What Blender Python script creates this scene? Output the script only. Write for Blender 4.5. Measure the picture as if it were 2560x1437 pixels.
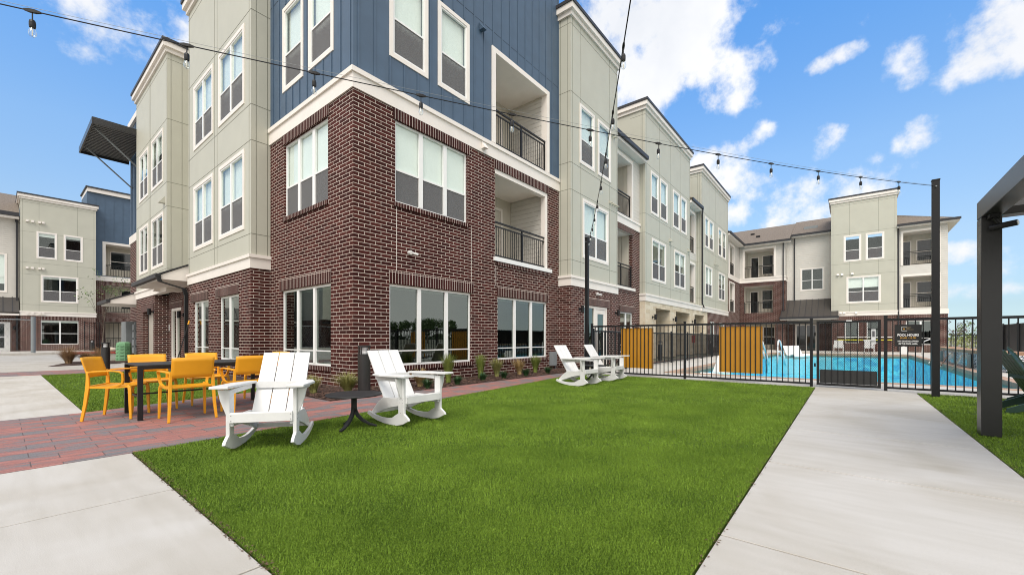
import bpy, bmesh, math, random
import numpy as np
from mathutils import Vector, Matrix
R = math.radians
random.seed(4)
for o in list(bpy.data.objects): bpy.data.objects.remove(o)
S = bpy.context.scene
COL = S.collection
# ------------------------------------------------------------------ camera
YAW = math.atan2(838, 1037)                 # angle of the view direction from +X
cam = bpy.data.cameras.new('camera')
cam.sensor_width = 36; cam.lens = 36*1037/2560
cam.shift_y = 127.5/2560; cam.clip_start = 0.05; cam.clip_end = 6000
camo = bpy.data.objects.new('camera', cam); COL.objects.link(camo)
camo.location = (0, 0, 1.1); camo.rotation_euler = (R(90), 0, YAW - R(90))
S.camera = camo
# ------------------------------------------------------------------ world
FW = Vector((math.cos(YAW), math.sin(YAW), 0)); RT = Vector((math.sin(YAW), -math.cos(YAW), 0))
SUN_EL, SUN_AZ = R(52), math.atan2(-0.48, -0.88)      # sun stands behind and to the left of the viewer
w = bpy.data.worlds.new('World'); S.world = w; w.use_nodes = True
nt = w.node_tree; N = nt.nodes; LK = nt.links
for n in list(N): N.remove(n)
def nd(t, **k):
    n = N.new(t)
    for a, b in k.items(): setattr(n, a, b)
    return n
def M_(op, a, b=None, c=None, clamp=False):
    n = nd('ShaderNodeMath', operation=op); n.use_clamp = clamp
    for i, v in enumerate((a, b, c)):
        if v is None: continue
        if isinstance(v, (int, float)): n.inputs[i].default_value = v
        else: LK.new(v, n.inputs[i])
    return n.outputs[0]
out = nd('ShaderNodeOutputWorld'); bg = nd('ShaderNodeBackground')
sky = nd('ShaderNodeTexSky', sky_type='NISHITA', sun_disc=False)
sky.sun_elevation = SUN_EL; sky.sun_rotation = R(90) - SUN_AZ
sky.air_density = 1.0; sky.dust_density = 0.4; sky.ozone_density = 2.2
tc = nd('ShaderNodeTexCoord'); D = tc.outputs['Generated']
def dot(v):
    n = nd('ShaderNodeVectorMath', operation='DOT_PRODUCT'); LK.new(D, n.inputs[0]); n.inputs[1].default_value = v
    return n.outputs['Value']
df, dr, dz = dot(FW), dot(RT), dot((0, 0, 1))
az = M_('ARCTAN2', dr, df); el = M_('ARCSINE', M_('MINIMUM', dz, 0.9999))
nz = nd('ShaderNodeTexNoise'); LK.new(D, nz.inputs['Vector'])
nz.inputs['Scale'].default_value = 11.0; nz.inputs['Detail'].default_value = 9; nz.inputs['Roughness'].default_value = 0.6
nz2 = nd('ShaderNodeTexNoise'); LK.new(D, nz2.inputs['Vector'])
nz2.inputs['Scale'].default_value = 2.3; nz2.inputs['Detail'].default_value = 6; nz2.inputs['Roughness'].default_value = 0.55
# cloud banks by compass bearing and elevation: (bearing, elevation, half width, half height, weight)
def bank(px, py, rx, ry, wt=1.0):
    a = math.atan((px-1280)/1037); c = math.cos(a)
    return (a, math.atan((846-py)/1037*c), rx/1037*c*c, ry/1037*c, wt)
BANKS = [bank(1650, 60, 200, 140, 1.5), bank(1790, 180, 100, 85, 1.35), bank(1820, 250, 55, 30), bank(330, 50, 210, 95, .95), bank(430, 130, 90, 60, .7),
         bank(2520, 50, 190, 100, 1.3), bank(2455, 140, 65, 52, 1.2), bank(2275, 150, 66, 46, 1.3), bank(2072, 360, 48, 38, 1.4), bank(2285, 350, 66, 38, 1.4),
         bank(1890, 345, 40, 26, 1.3), bank(1800, 425, 120, 60), bank(1850, 460, 70, 40), bank(2060, 490, 150, 60, .8), bank(2190, 395, 28, 18),
         bank(1835, 525, 45, 28, .8), bank(2085, 150, 48, 14, .6), bank(2420, 632, 95, 24, .95), bank(2545, 645, 120, 46, 1.1), bank(2420, 725, 160, 18, .7),
         bank(2150, 440, 110, 30, .45), bank(80, 500, 60, 18, .4), bank(1560, 240, 120, 40, .4)]
field = None
for (a, e, ra, re, wt) in BANKS:
    u = M_('DIVIDE', M_('SUBTRACT', az, a), ra); v = M_('DIVIDE', M_('SUBTRACT', el, e), re)
    r2 = M_('ADD', M_('MULTIPLY', u, u), M_('MULTIPLY', v, v))
    f_ = M_('MULTIPLY', M_('SUBTRACT', 1.0, M_('MULTIPLY', r2, .62)), wt)
    field = f_ if field is None else M_('MAXIMUM', field, f_)
field = M_('MAXIMUM', field, -1.1)
dens = M_('ADD', field, M_('MULTIPLY', M_('SUBTRACT', nz.outputs['Fac'], 0.5), 6.2))
mr = nd('ShaderNodeMapRange', interpolation_type='SMOOTHSTEP'); LK.new(dens, mr.inputs['Value'])
mr.inputs['From Min'].default_value = -0.05; mr.inputs['From Max'].default_value = 1.4
# out-of-view overcast half of the sky behind the viewer, brightened for frontal light
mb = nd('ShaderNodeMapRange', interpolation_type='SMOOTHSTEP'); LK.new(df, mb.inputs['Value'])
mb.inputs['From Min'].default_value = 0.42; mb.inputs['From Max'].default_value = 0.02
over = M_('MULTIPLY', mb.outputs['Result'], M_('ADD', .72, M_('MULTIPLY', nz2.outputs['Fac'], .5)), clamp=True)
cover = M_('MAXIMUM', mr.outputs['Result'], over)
# cloud brightness: white fronts, greyer thick parts
cr = nd('ShaderNodeValToRGB'); LK.new(nz2.outputs['Fac'], cr.inputs['Fac'])
cr.color_ramp.elements[0].position = .34; cr.color_ramp.elements[0].color = (4.5, 4.75, 5.2, 1)
cr.color_ramp.elements[1].position = .56; cr.color_ramp.elements[1].color = (5.9, 5.95, 6.1, 1)
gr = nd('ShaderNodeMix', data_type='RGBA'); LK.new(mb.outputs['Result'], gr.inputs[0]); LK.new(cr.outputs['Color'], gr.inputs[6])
gr.inputs[7].default_value = (7.7, 7.55, 7.3, 1)  # unseen overcast, set brighter than the visible clouds to add light
tint = nd('ShaderNodeMix', data_type='RGBA', blend_type='MULTIPLY'); tint.inputs[0].default_value = 1.0
LK.new(sky.outputs['Color'], tint.inputs[6])
tr_ = nd('ShaderNodeValToRGB'); LK.new(dz, tr_.inputs['Fac']); te = tr_.color_ramp.elements     # air colour against elevation
for i_, (ps_, cc_) in enumerate(((0, (.275, .36, .50)), (.056, (.30, .335, .39)), (.18, (.50, .49, .475)), (.344, (.56, .64, .66)), (.56, (.435, .715, .885)), (1, (.40, .74, .95)))):
    e_ = te[i_] if i_ < 2 else te.new(ps_)
    e_.position = ps_; e_.color = (*cc_, 1)
t2_ = nd('ShaderNodeVectorMath', operation='SCALE'); LK.new(tr_.outputs['Color'], t2_.inputs[0]); t2_.inputs['Scale'].default_value = 2.0; LK.new(t2_.outputs[0], tint.inputs[7])
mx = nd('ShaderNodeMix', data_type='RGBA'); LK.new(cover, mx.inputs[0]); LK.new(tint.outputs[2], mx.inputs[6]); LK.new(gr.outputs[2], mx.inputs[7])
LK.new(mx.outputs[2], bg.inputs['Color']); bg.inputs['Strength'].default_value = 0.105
LK.new(bg.outputs[0], out.inputs['Surface'])
# ------------------------------------------------------------------ sun
sl = bpy.data.lights.new('sun', 'SUN'); sl.energy = 1.6; sl.angle = R(30); sl.color = (1, .94, .86)
so = bpy.data.objects.new('sun', sl); COL.objects.link(so)
sd = Vector((math.cos(SUN_EL)*math.cos(SUN_AZ), math.cos(SUN_EL)*math.sin(SUN_AZ), math.sin(SUN_EL)))
so.rotation_euler = sd.to_track_quat('Z', 'Y').to_euler(); so.location = (-20, -20, 40)
S.view_settings.view_transform = 'Standard'; S.view_settings.look = 'None'
S.view_settings.exposure = 0.72; S.view_settings.gamma = 1
S.render.engine = 'CYCLES'
S.cycles.filter_width = 1.0; S.cycles.max_bounces = 8; S.cycles.transparent_max_bounces = 24
# ------------------------------------------------------------------ materials
def newmat(name):
    m = bpy.data.materials.new(name); m.use_nodes = True
    return m, m.node_tree, m.node_tree.nodes['Principled BSDF']
def mlink(t, a, b): t.links.new(a, b)
def mn(t, ty, **k):
    n = t.nodes.new(ty)
    for a, b in k.items(): setattr(n, a, b)
    return n
def c4(c): return (c[0], c[1], c[2], 1)
def plain(name, col, rough=.5, var=.06, scale=6, bump=0, metal=0, spec=.5, bscale=60):
    m, t, p = newmat(name)
    o = mn(t, 'ShaderNodeTexCoord'); n = mn(t, 'ShaderNodeTexNoise'); mlink(t, o.outputs['Object'], n.inputs['Vector'])
    n.inputs['Scale'].default_value = scale; n.inputs['Detail'].default_value = 5
    r = mn(t, 'ShaderNodeValToRGB'); mlink(t, n.outputs['Fac'], r.inputs['Fac'])
    r.color_ramp.elements[0].position = .3; r.color_ramp.elements[1].position = .7
    r.color_ramp.elements[0].color = c4([x*(1-var) for x in col]); r.color_ramp.elements[1].color = c4([min(1, x*(1+var)) for x in col])
    mlink(t, r.outputs['Color'], p.inputs['Base Color'])
    p.inputs['Roughness'].default_value = rough; p.inputs['Metallic'].default_value = metal; p.inputs['Specular IOR Level'].default_value = spec
    if bump:
        n2 = mn(t, 'ShaderNodeTexNoise'); mlink(t, o.outputs['Object'], n2.inputs['Vector']); n2.inputs['Scale'].default_value = bscale
        b = mn(t, 'ShaderNodeBump'); b.inputs['Strength'].default_value = bump; b.inputs['Distance'].default_value = .01
        mlink(t, n2.outputs['Fac'], b.inputs['Height']); mlink(t, b.outputs['Normal'], p.inputs['Normal'])
    return m
def wall_uv(t, swap=False, scale=(1, 1)):
    g = mn(t, 'ShaderNodeNewGeometry'); s = mn(t, 'ShaderNodeSeparateXYZ'); mlink(t, g.outputs['Position'], s.inputs[0])
    a = mn(t, 'ShaderNodeMath', operation='SUBTRACT'); mlink(t, s.outputs[0], a.inputs[0]); mlink(t, s.outputs[1], a.inputs[1])
    c = mn(t, 'ShaderNodeCombineXYZ')
    if swap: mlink(t, s.outputs[2], c.inputs[0]); mlink(t, a.outputs[0], c.inputs[1])
    else: mlink(t, a.outputs[0], c.inputs[0]); mlink(t, s.outputs[2], c.inputs[1])
    return c.outputs[0], g
def brick_mat(name, bw, rh, swap=False, off=.5, c1=(.040, .0115, .0095), c2=(.086, .024, .019), mortar=(.64, .54, .48), ms=.0062, shift=(0, 0, 0)):
    m, t, p = newmat(name); uv, g = wall_uv(t, swap)
    mp = mn(t, 'ShaderNodeVectorMath', operation='ADD'); mlink(t, uv, mp.inputs[0]); mp.inputs[1].default_value = shift
    b = mn(t, 'ShaderNodeTexBrick'); b.offset = off; b.squash = 1
    mlink(t, mp.outputs[0], b.inputs['Vector'])
    b.inputs['Scale'].default_value = 1; b.inputs['Mortar Size'].default_value = ms; b.inputs['Mortar Smooth'].default_value = .12
    b.inputs['Brick Width'].default_value = bw; b.inputs['Row Height'].default_value = rh; b.inputs['Bias'].default_value = -.1
    b.inputs['Color1'].default_value = c4(c1); b.inputs['Color2'].default_value = c4(c2); b.inputs['Mortar'].default_value = c4(mortar)
    n = mn(t, 'ShaderNodeTexNoise'); mlink(t, g.outputs['Position'], n.inputs['Vector']); n.inputs['Scale'].default_value = 38; n.inputs['Detail'].default_value = 6
    n3 = mn(t, 'ShaderNodeTexNoise'); mlink(t, g.outputs['Position'], n3.inputs['Vector']); n3.inputs['Scale'].default_value = 1.3; n3.inputs['Detail'].default_value = 4
    mm = mn(t, 'ShaderNodeMix', data_type='RGBA', blend_type='OVERLAY'); mm.inputs[0].default_value = .45
    mlink(t, b.outputs['Color'], mm.inputs[6]); mlink(t, n.outputs['Fac'], mm.inputs[7])
    m2 = mn(t, 'ShaderNodeMix', data_type='RGBA', blend_type='OVERLAY'); m2.inputs[0].default_value = .3
    mlink(t, mm.outputs[2], m2.inputs[6]); mlink(t, n3.outputs['Fac'], m2.inputs[7])
    mlink(t, m2.outputs[2], p.inputs['Base Color']); p.inputs['Roughness'].default_value = .85; p.inputs['Specular IOR Level'].default_value = .15
    h = mn(t, 'ShaderNodeMath', operation='MULTIPLY_ADD'); mlink(t, b.outputs['Fac'], h.inputs[0]); h.inputs[1].default_value = -1.0
    q = mn(t, 'ShaderNodeMath', operation='MULTIPLY'); mlink(t, n.outputs['Fac'], q.inputs[0]); q.inputs[1].default_value = .5; mlink(t, q.outputs[0], h.inputs[2])
    bp = mn(t, 'ShaderNodeBump'); bp.inputs['Strength'].default_value = .7; bp.inputs['Distance'].default_value = .012
    mlink(t, h.outputs[0], bp.inputs['Height']); mlink(t, bp.outputs['Normal'], p.inputs['Normal'])
    return m
def siding_mat(name, col, pitch=.17, vertical=False):
    m, t, p = newmat(name); g = mn(t, 'ShaderNodeNewGeometry'); s = mn(t, 'ShaderNodeSeparateXYZ'); mlink(t, g.outputs['Position'], s.inputs[0])
    if vertical:
        a = mn(t, 'ShaderNodeMath', operation='SUBTRACT'); mlink(t, s.outputs[0], a.inputs[0]); mlink(t, s.outputs[1], a.inputs[1]); src = a.outputs[0]
    else: src = s.outputs[2]
    d = mn(t, 'ShaderNodeMath', operation='DIVIDE'); mlink(t, src, d.inputs[0]); d.inputs[1].default_value = pitch
    f = mn(t, 'ShaderNodeMath', operation='FRACT'); mlink(t, d.outputs[0], f.inputs[0])
    r = mn(t, 'ShaderNodeValToRGB'); mlink(t, f.outputs[0], r.inputs['Fac'])
    e = r.color_ramp.elements; e[0].position = 0; e[0].color = (.25, .25, .25, 1); e[1].position = .06; e[1].color = (1, 1, 1, 1)
    r.color_ramp.elements.new(.98).color = (.72, .72, .72, 1)
    n = mn(t, 'ShaderNodeTexNoise'); n.inputs['Scale'].default_value = 2; mlink(t, g.outputs['Position'], n.inputs['Vector'])
    rc = mn(t, 'ShaderNodeValToRGB'); mlink(t, n.outputs['Fac'], rc.inputs['Fac'])
    rc.color_ramp.elements[0].color = c4([x*.93 for x in col]); rc.color_ramp.elements[1].color = c4([x*1.04 for x in col])
    mlink(t, rc.outputs['Color'], p.inputs['Base Color']); p.inputs['Roughness'].default_value = .6
    b = mn(t, 'ShaderNodeBump'); b.inputs['Strength'].default_value = 1; b.inputs['Distance'].default_value = .03
    mlink(t, r.outputs['Color'], b.inputs['Height']); mlink(t, b.outputs['Normal'], p.inputs['Normal'])
    return m
def glass_mat(name, tint=(.95, .98, .97), boost=2.2, base=.03, rough=.0):
    m, t, p = newmat(name); t.nodes.remove(p); o = t.nodes['Material Output']
    lw = mn(t, 'ShaderNodeLayerWeight'); lw.inputs['Blend'].default_value = .5
    fr = mn(t, 'ShaderNodeMath', operation='POWER'); mlink(t, lw.outputs['Facing'], fr.inputs[0]); fr.inputs[1].default_value = 4.2
    f2 = mn(t, 'ShaderNodeMath', operation='MULTIPLY_ADD'); mlink(t, fr.outputs[0], f2.inputs[0]); f2.inputs[1].default_value = .9; f2.inputs[2].default_value = .04
    fr = f2
    a = mn(t, 'ShaderNodeMath', operation='MULTIPLY_ADD'); a.use_clamp = True; mlink(t, fr.outputs[0], a.inputs[0]); a.inputs[1].default_value = boost; a.inputs[2].default_value = base
    tr = mn(t, 'ShaderNodeBsdfTransparent'); tr.inputs['Color'].default_value = c4(tint)
    gl = mn(t, 'ShaderNodeBsdfGlossy'); gl.inputs['Roughness'].default_value = rough; gl.inputs['Color'].default_value = (.95, 1, .97, 1)
    g = mn(t, 'ShaderNodeNewGeometry'); n = mn(t, 'ShaderNodeTexNoise'); n.inputs['Scale'].default_value = 1.1; mlink(t, g.outputs['Position'], n.inputs['Vector'])
    b = mn(t, 'ShaderNodeBump'); b.inputs['Strength'].default_value = .03; b.inputs['Distance'].default_value = .02; mlink(t, n.outputs['Fac'], b.inputs['Height']); mlink(t, b.outputs['Normal'], gl.inputs['Normal'])
    mx = mn(t, 'ShaderNodeMixShader'); mlink(t, a.outputs[0], mx.inputs[0]); mlink(t, tr.outputs[0], mx.inputs[1]); mlink(t, gl.outputs[0], mx.inputs[2])
    mlink(t, mx.outputs[0], o.inputs['Surface']); return m
def screen_mat(name, col=(.045, .045, .045), alpha=.62):
    m, t, p = newmat(name); o = t.nodes['Material Output']
    p.inputs['Base Color'].default_value = c4(col); p.inputs['Roughness'].default_value = .7
    tr = mn(t, 'ShaderNodeBsdfTransparent'); mx = mn(t, 'ShaderNodeMixShader'); mx.inputs[0].default_value = alpha
    mlink(t, tr.outputs[0], mx.inputs[1]); mlink(t, p.outputs[0], mx.inputs[2]); mlink(t, mx.outputs[0], o.inputs['Surface']); return m
def blind_mat(name):
    m, t, p = newmat(name); g = mn(t, 'ShaderNodeNewGeometry'); s = mn(t, 'ShaderNodeSeparateXYZ'); mlink(t, g.outputs['Position'], s.inputs[0])
    d = mn(t, 'ShaderNodeMath', operation='DIVIDE'); mlink(t, s.outputs[2], d.inputs[0]); d.inputs[1].default_value = .055
    f = mn(t, 'ShaderNodeMath', operation='FRACT'); mlink(t, d.outputs[0], f.inputs[0])
    b = mn(t, 'ShaderNodeBump'); b.inputs['Strength'].default_value = .3; b.inputs['Distance'].default_value = .01; mlink(t, f.outputs[0], b.inputs['Height']); mlink(t, b.outputs['Normal'], p.inputs['Normal'])
    p.inputs['Base Color'].default_value = (.9, .9, .87, 1); p.inputs['Roughness'].default_value = .6
    return m
def concrete_mat(name, col=(.495, .472, .44)):
    m, t, p = newmat(name); g = mn(t, 'ShaderNodeNewGeometry')
    def noise(sc, det, dist=0, vec=None):
        n = mn(t, 'ShaderNodeTexNoise'); n.inputs['Scale'].default_value = sc; n.inputs['Detail'].default_value = det; n.inputs['Distortion'].default_value = dist
        mlink(t, vec or g.outputs['Position'], n.inputs['Vector']); return n.outputs['Fac']
    mpp = mn(t, 'ShaderNodeMapping'); mlink(t, g.outputs['Position'], mpp.inputs['Vector']); mpp.inputs['Scale'].default_value = (6, .9, 1)
    a = noise(.9, 6, .6); b = noise(160, 3); st = noise(1.7, 5, .3, mpp.outputs[0])
    r = mn(t, 'ShaderNodeValToRGB'); mlink(t, a, r.inputs['Fac']); e = r.color_ramp.elements
    e[0].position = .28; e[0].color = c4([col[0]*.86, col[1]*.83, col[2]*.77]); e[1].position = .6; e[1].color = c4([x*1.06 for x in col])
    r2 = mn(t, 'ShaderNodeValToRGB'); mlink(t, st, r2.inputs['Fac']); e = r2.color_ramp.elements
    e[0].position = .3; e[0].color = (.84, .83, .80, 1); e[1].position = .62; e[1].color = (1, 1, 1, 1)
    r3 = mn(t, 'ShaderNodeValToRGB'); mlink(t, b, r3.inputs['Fac']); e = r3.color_ramp.elements
    e[0].position = .3; e[0].color = (.84, .84, .84, 1); e[1].position = .65; e[1].color = (1.06, 1.06, 1.06, 1)
    m1 = mn(t, 'ShaderNodeMix', data_type='RGBA', blend_type='MULTIPLY'); m1.inputs[0].default_value = .5; mlink(t, r.outputs[0], m1.inputs[6]); mlink(t, r2.outputs[0], m1.inputs[7])
    m2 = mn(t, 'ShaderNodeMix', data_type='RGBA', blend_type='MULTIPLY'); m2.inputs[0].default_value = .8; mlink(t, m1.outputs[2], m2.inputs[6]); mlink(t, r3.outputs[0], m2.inputs[7])
    mlink(t, m2.outputs[2], p.inputs['Base Color']); p.inputs['Roughness'].default_value = .85
    bp = mn(t, 'ShaderNodeBump'); bp.inputs['Strength'].default_value = .25; bp.inputs['Distance'].default_value = .004; mlink(t, b, bp.inputs['Height']); mlink(t, bp.outputs[0], p.inputs['Normal'])
    return m
def paver_mat(name):
    m, t, p = newmat(name); g = mn(t, 'ShaderNodeNewGeometry')
    rot = mn(t, 'ShaderNodeMapping'); mlink(t, g.outputs['Position'], rot.inputs['Vector']); rot.inputs['Location'].default_value = (.1, .075, 0)
    b = mn(t, 'ShaderNodeTexBrick'); b.offset = .4; b.offset_frequency = 2; mlink(t, rot.outputs[0], b.inputs['Vector'])
    b.inputs['Scale'].default_value = 1; b.inputs['Brick Width'].default_value = .46; b.inputs['Row Height'].default_value = .23; b.inputs['Mortar Size'].default_value = .004; b.inputs['Mortar Smooth'].default_value = .3
    b.inputs['Color1'].default_value = (0, 0, 0, 1); b.inputs['Color2'].default_value = (1, 1, 1, 1); b.inputs['Mortar'].default_value = (.5, .5, .5, 1); b.inputs['Bias'].default_value = 0
    mp = mn(t, 'ShaderNodeMapping'); mlink(t, g.outputs['Position'], mp.inputs['Vector']); mp.inputs['Scale'].default_value = (1.4, 5, 1)
    n = mn(t, 'ShaderNodeTexNoise'); n.inputs['Scale'].default_value = 1.7; n.inputs['Detail'].default_value = 6; n.inputs['Roughness'].default_value = .62; mlink(t, mp.outputs[0], n.inputs['Vector'])
    a = mn(t, 'ShaderNodeMath', operation='MULTIPLY_ADD'); mlink(t, b.outputs['Color'], a.inputs[0]); a.inputs[1].default_value = .30
    q = mn(t, 'ShaderNodeMath', operation='MULTIPLY_ADD'); mlink(t, n.outputs['Fac'], q.inputs[0]); q.inputs[1].default_value = 1.3; q.inputs[2].default_value = -.30; mlink(t, q.outputs[0], a.inputs[2])
    r = mn(t, 'ShaderNodeValToRGB'); mlink(t, a.outputs[0], r.inputs['Fac']); e = r.color_ramp.elements
    e[0].position = .34; e[0].color = (.165, .155, .16, 1); e[1].position = .68; e[1].color = (.36, .155, .13, 1)
    r.color_ramp.elements.new(.44).color = (.20, .16, .16, 1); r.color_ramp.elements.new(.56).color = (.30, .125, .105, 1)
    f = mn(t, 'ShaderNodeTexNoise'); f.inputs['Scale'].default_value = 90; f.inputs['Detail'].default_value = 3; mlink(t, g.outputs['Position'], f.inputs['Vector'])
    ov = mn(t, 'ShaderNodeMix', data_type='RGBA', blend_type='OVERLAY'); ov.inputs[0].default_value = .5; mlink(t, r.outputs[0], ov.inputs[6]); mlink(t, f.outputs['Fac'], ov.inputs[7])
    mo = mn(t, 'ShaderNodeMix', data_type='RGBA'); mlink(t, b.outputs['Fac'], mo.inputs[0]); mlink(t, ov.outputs[2], mo.inputs[6]); mo.inputs[7].default_value = (.10, .075, .07, 1)
    mlink(t, mo.outputs[2], p.inputs['Base Color']); p.inputs['Roughness'].default_value = .75
    h = mn(t, 'ShaderNodeMath', operation='MULTIPLY_ADD'); mlink(t, b.outputs['Fac'], h.inputs[0]); h.inputs[1].default_value = -1; mlink(t, f.outputs['Fac'], h.inputs[2])
    bp = mn(t, 'ShaderNodeBump'); bp.inputs['Strength'].default_value = .5; bp.inputs['Distance'].default_value = .006; mlink(t, h.outputs[0], bp.inputs['Height']); mlink(t, bp.outputs[0], p.inputs['Normal'])
    return m
def turf_mat(name, a, b_, scale=90, rough=.7):
    m, t, p = newmat(name); g = mn(t, 'ShaderNodeNewGeometry')
    n = mn(t, 'ShaderNodeTexNoise'); n.inputs['Scale'].default_value = scale; n.inputs['Detail'].default_value = 3; mlink(t, g.outputs['Position'], n.inputs['Vector'])
    n2 = mn(t, 'ShaderNodeTexNoise'); n2.inputs['Scale'].default_value = 1.6; n2.inputs['Detail'].default_value = 4; mlink(t, g.outputs['Position'], n2.inputs['Vector'])
    ad = mn(t, 'ShaderNodeMath', operation='MULTIPLY_ADD'); mlink(t, n2.outputs['Fac'], ad.inputs[0]); ad.inputs[1].default_value = .35; mlink(t, n.outputs['Fac'], ad.inputs[2])
    r = mn(t, 'ShaderNodeValToRGB'); mlink(t, ad.outputs[0], r.inputs['Fac']); e = r.color_ramp.elements
    e[0].position = .44; e[0].color = c4(a); e[1].position = .88; e[1].color = c4(b_)
    mlink(t, r.outputs[0], p.inputs['Base Color']); p.inputs['Roughness'].default_value = rough; p.inputs['Specular IOR Level'].default_value = .25
    bp = mn(t, 'ShaderNodeBump'); bp.inputs['Strength'].default_value = .8; bp.inputs['Distance'].default_value = .02; mlink(t, n.outputs['Fac'], bp.inputs['Height']); mlink(t, bp.outputs[0], p.inputs['Normal'])
    return m
def water_mat(name):
    m, t, p = newmat(name); t.nodes.remove(p); o = t.nodes['Material Output']; g = mn(t, 'ShaderNodeNewGeometry')
    mp = mn(t, 'ShaderNodeMapping'); mlink(t, g.outputs['Position'], mp.inputs['Vector']); mp.inputs['Scale'].default_value = (1.2, 2.6, 1)
    n = mn(t, 'ShaderNodeTexNoise'); n.inputs['Scale'].default_value = 2.2; n.inputs['Detail'].default_value = 4; n.inputs['Distortion'].default_value = .8; mlink(t, mp.outputs[0], n.inputs['Vector'])
    b = mn(t, 'ShaderNodeBump'); b.inputs['Strength'].default_value = 1.0; b.inputs['Distance'].default_value = .25; mlink(t, n.outputs['Fac'], b.inputs['Height'])
    fr = mn(t, 'ShaderNodeFresnel'); fr.inputs['IOR'].default_value = 1.33; mlink(t, b.outputs[0], fr.inputs['Normal'])
    df_ = mn(t, 'ShaderNodeMath', operation='MULTIPLY'); mlink(t, fr.outputs[0], df_.inputs[0]); df_.inputs[1].default_value = .6
    tr = mn(t, 'ShaderNodeBsdfTransparent'); tr.inputs['Color'].default_value = (.62, .95, 1.0, 1)
    gl = mn(t, 'ShaderNodeBsdfGlossy'); gl.inputs['Roughness'].default_value = .06; mlink(t, b.outputs[0], gl.inputs['Normal'])
    mx = mn(t, 'ShaderNodeMixShader'); mlink(t, df_.outputs[0], mx.inputs[0]); mlink(t, tr.outputs[0], mx.inputs[1]); mlink(t, gl.outputs[0], mx.inputs[2])
    mlink(t, mx.outputs[0], o.inputs['Surface']); return m
def pool_mat(name):
    m, t, p = newmat(name); g = mn(t, 'ShaderNodeNewGeometry')
    n = mn(t, 'ShaderNodeTexNoise'); n.inputs['Scale'].default_value = 1.6; n.inputs['Detail'].default_value = 5; n.inputs['Distortion'].default_value = 1.5; mlink(t, g.outputs['Position'], n.inputs['Vector'])
    v = mn(t, 'ShaderNodeTexVoronoi', feature='DISTANCE_TO_EDGE'); v.inputs['Scale'].default_value = 2.2; mlink(t, g.outputs['Position'], v.inputs['Vector'])
    r = mn(t, 'ShaderNodeValToRGB'); mlink(t, n.outputs['Fac'], r.inputs['Fac']); e = r.color_ramp.elements
    e[0].position = .35; e[0].color = (.02, .44, .74, 1); e[1].position = .62; e[1].color = (.34, .92, .97, 1)  # light and dark of the water ripples painted into the floor colour
    mlink(t, r.outputs[0], p.inputs['Base Color']); p.inputs['Roughness'].default_value = .6; return m
def mosaic_mat(name):
    m, t, p = newmat(name); uv, g = wall_uv(t)
    v = mn(t, 'ShaderNodeTexVoronoi'); v.inputs['Scale'].default_value = 36; v.inputs['Randomness'].default_value = .55; mlink(t, uv, v.inputs['Vector'])
    r = mn(t, 'ShaderNodeValToRGB'); r.color_ramp.interpolation = 'CONSTANT'; mlink(t, v.outputs['Color'], r.inputs['Fac']); e = r.color_ramp.elements
    e[0].position = 0; e[0].color = (.03, .035, .05, 1); e[1].position = .36; e[1].color = (.68, .70, .73, 1); r.color_ramp.elements.new(.6).color = (.30, .33, .38, 1)
    mlink(t, r.outputs[0], p.inputs['Base Color']); p.inputs['Roughness'].default_value = .25; return m
def stone_mat(name):
    m = brick_mat(name, .62, .22, off=.37, c1=(.56, .47, .34), c2=(.70, .62, .49), mortar=(.66, .60, .50), ms=.008)
    return m
def mulch_mat(name):
    m, t, p = newmat(name); g = mn(t, 'ShaderNodeNewGeometry')
    v = mn(t, 'ShaderNodeTexVoronoi'); v.inputs['Scale'].default_value = 30; mlink(t, g.outputs['Position'], v.inputs['Vector'])
    r = mn(t, 'ShaderNodeValToRGB'); mlink(t, v.outputs['Color'], r.inputs['Fac']); e = r.color_ramp.elements
    e[0].color = (.018, .009, .007, 1); e[1].color = (.10, .052, .036, 1)
    mlink(t, r.outputs[0], p.inputs['Base Color']); p.inputs['Roughness'].default_value = .9
    b = mn(t, 'ShaderNodeBump'); b.inputs['Strength'].default_value = 1; b.inputs['Distance'].default_value = .03; mlink(t, v.outputs['Distance'], b.inputs['Height']); mlink(t, b.outputs[0], p.inputs['Normal'])
    return m
def shingle_mat(name):
    m, t, p = newmat(name); g = mn(t, 'ShaderNodeNewGeometry')
    b = mn(t, 'ShaderNodeTexNoise'); b.inputs['Scale'].default_value = 14; b.inputs['Detail'].default_value = 5; mlink(t, g.outputs['Position'], b.inputs['Vector'])
    s = mn(t, 'ShaderNodeSeparateXYZ'); mlink(t, g.outputs['Position'], s.inputs[0])
    d = mn(t, 'ShaderNodeMath', operation='DIVIDE'); mlink(t, s.outputs[2], d.inputs[0]); d.inputs[1].default_value = .06
    f = mn(t, 'ShaderNodeMath', operation='FRACT'); mlink(t, d.outputs[0], f.inputs[0])
    r = mn(t, 'ShaderNodeValToRGB'); mlink(t, b.outputs['Fac'], r.inputs['Fac']); e = r.color_ramp.elements
    e[0].position = .3; e[0].color = (.13, .105, .085, 1); e[1].position = .7; e[1].color = (.24, .20, .165, 1)
    mlink(t, r.outputs[0], p.inputs['Base Color']); p.inputs['Roughness'].default_value = .9
    bp = mn(t, 'ShaderNodeBump'); bp.inputs['Distance'].default_value = .02; mlink(t, f.outputs[0], bp.inputs['Height']); mlink(t, bp.outputs[0], p.inputs['Normal']); return m
BR = brick_mat('brick', .285, .0856)
BRS = brick_mat('brick_soldier', .60, .0838, swap=True, off=0, c1=(.036, .011, .0095), c2=(.072, .023, .020), mortar=(.60, .50, .45), ms=.0070, shift=(.31, .02, 0))
DKB = brick_mat('brick_passage', .285, .0856)
STONE = stone_mat('limestone')
GREEN = plain('sage_panel', (.487, .48, .405), .55, .035, 1.2)
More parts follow.
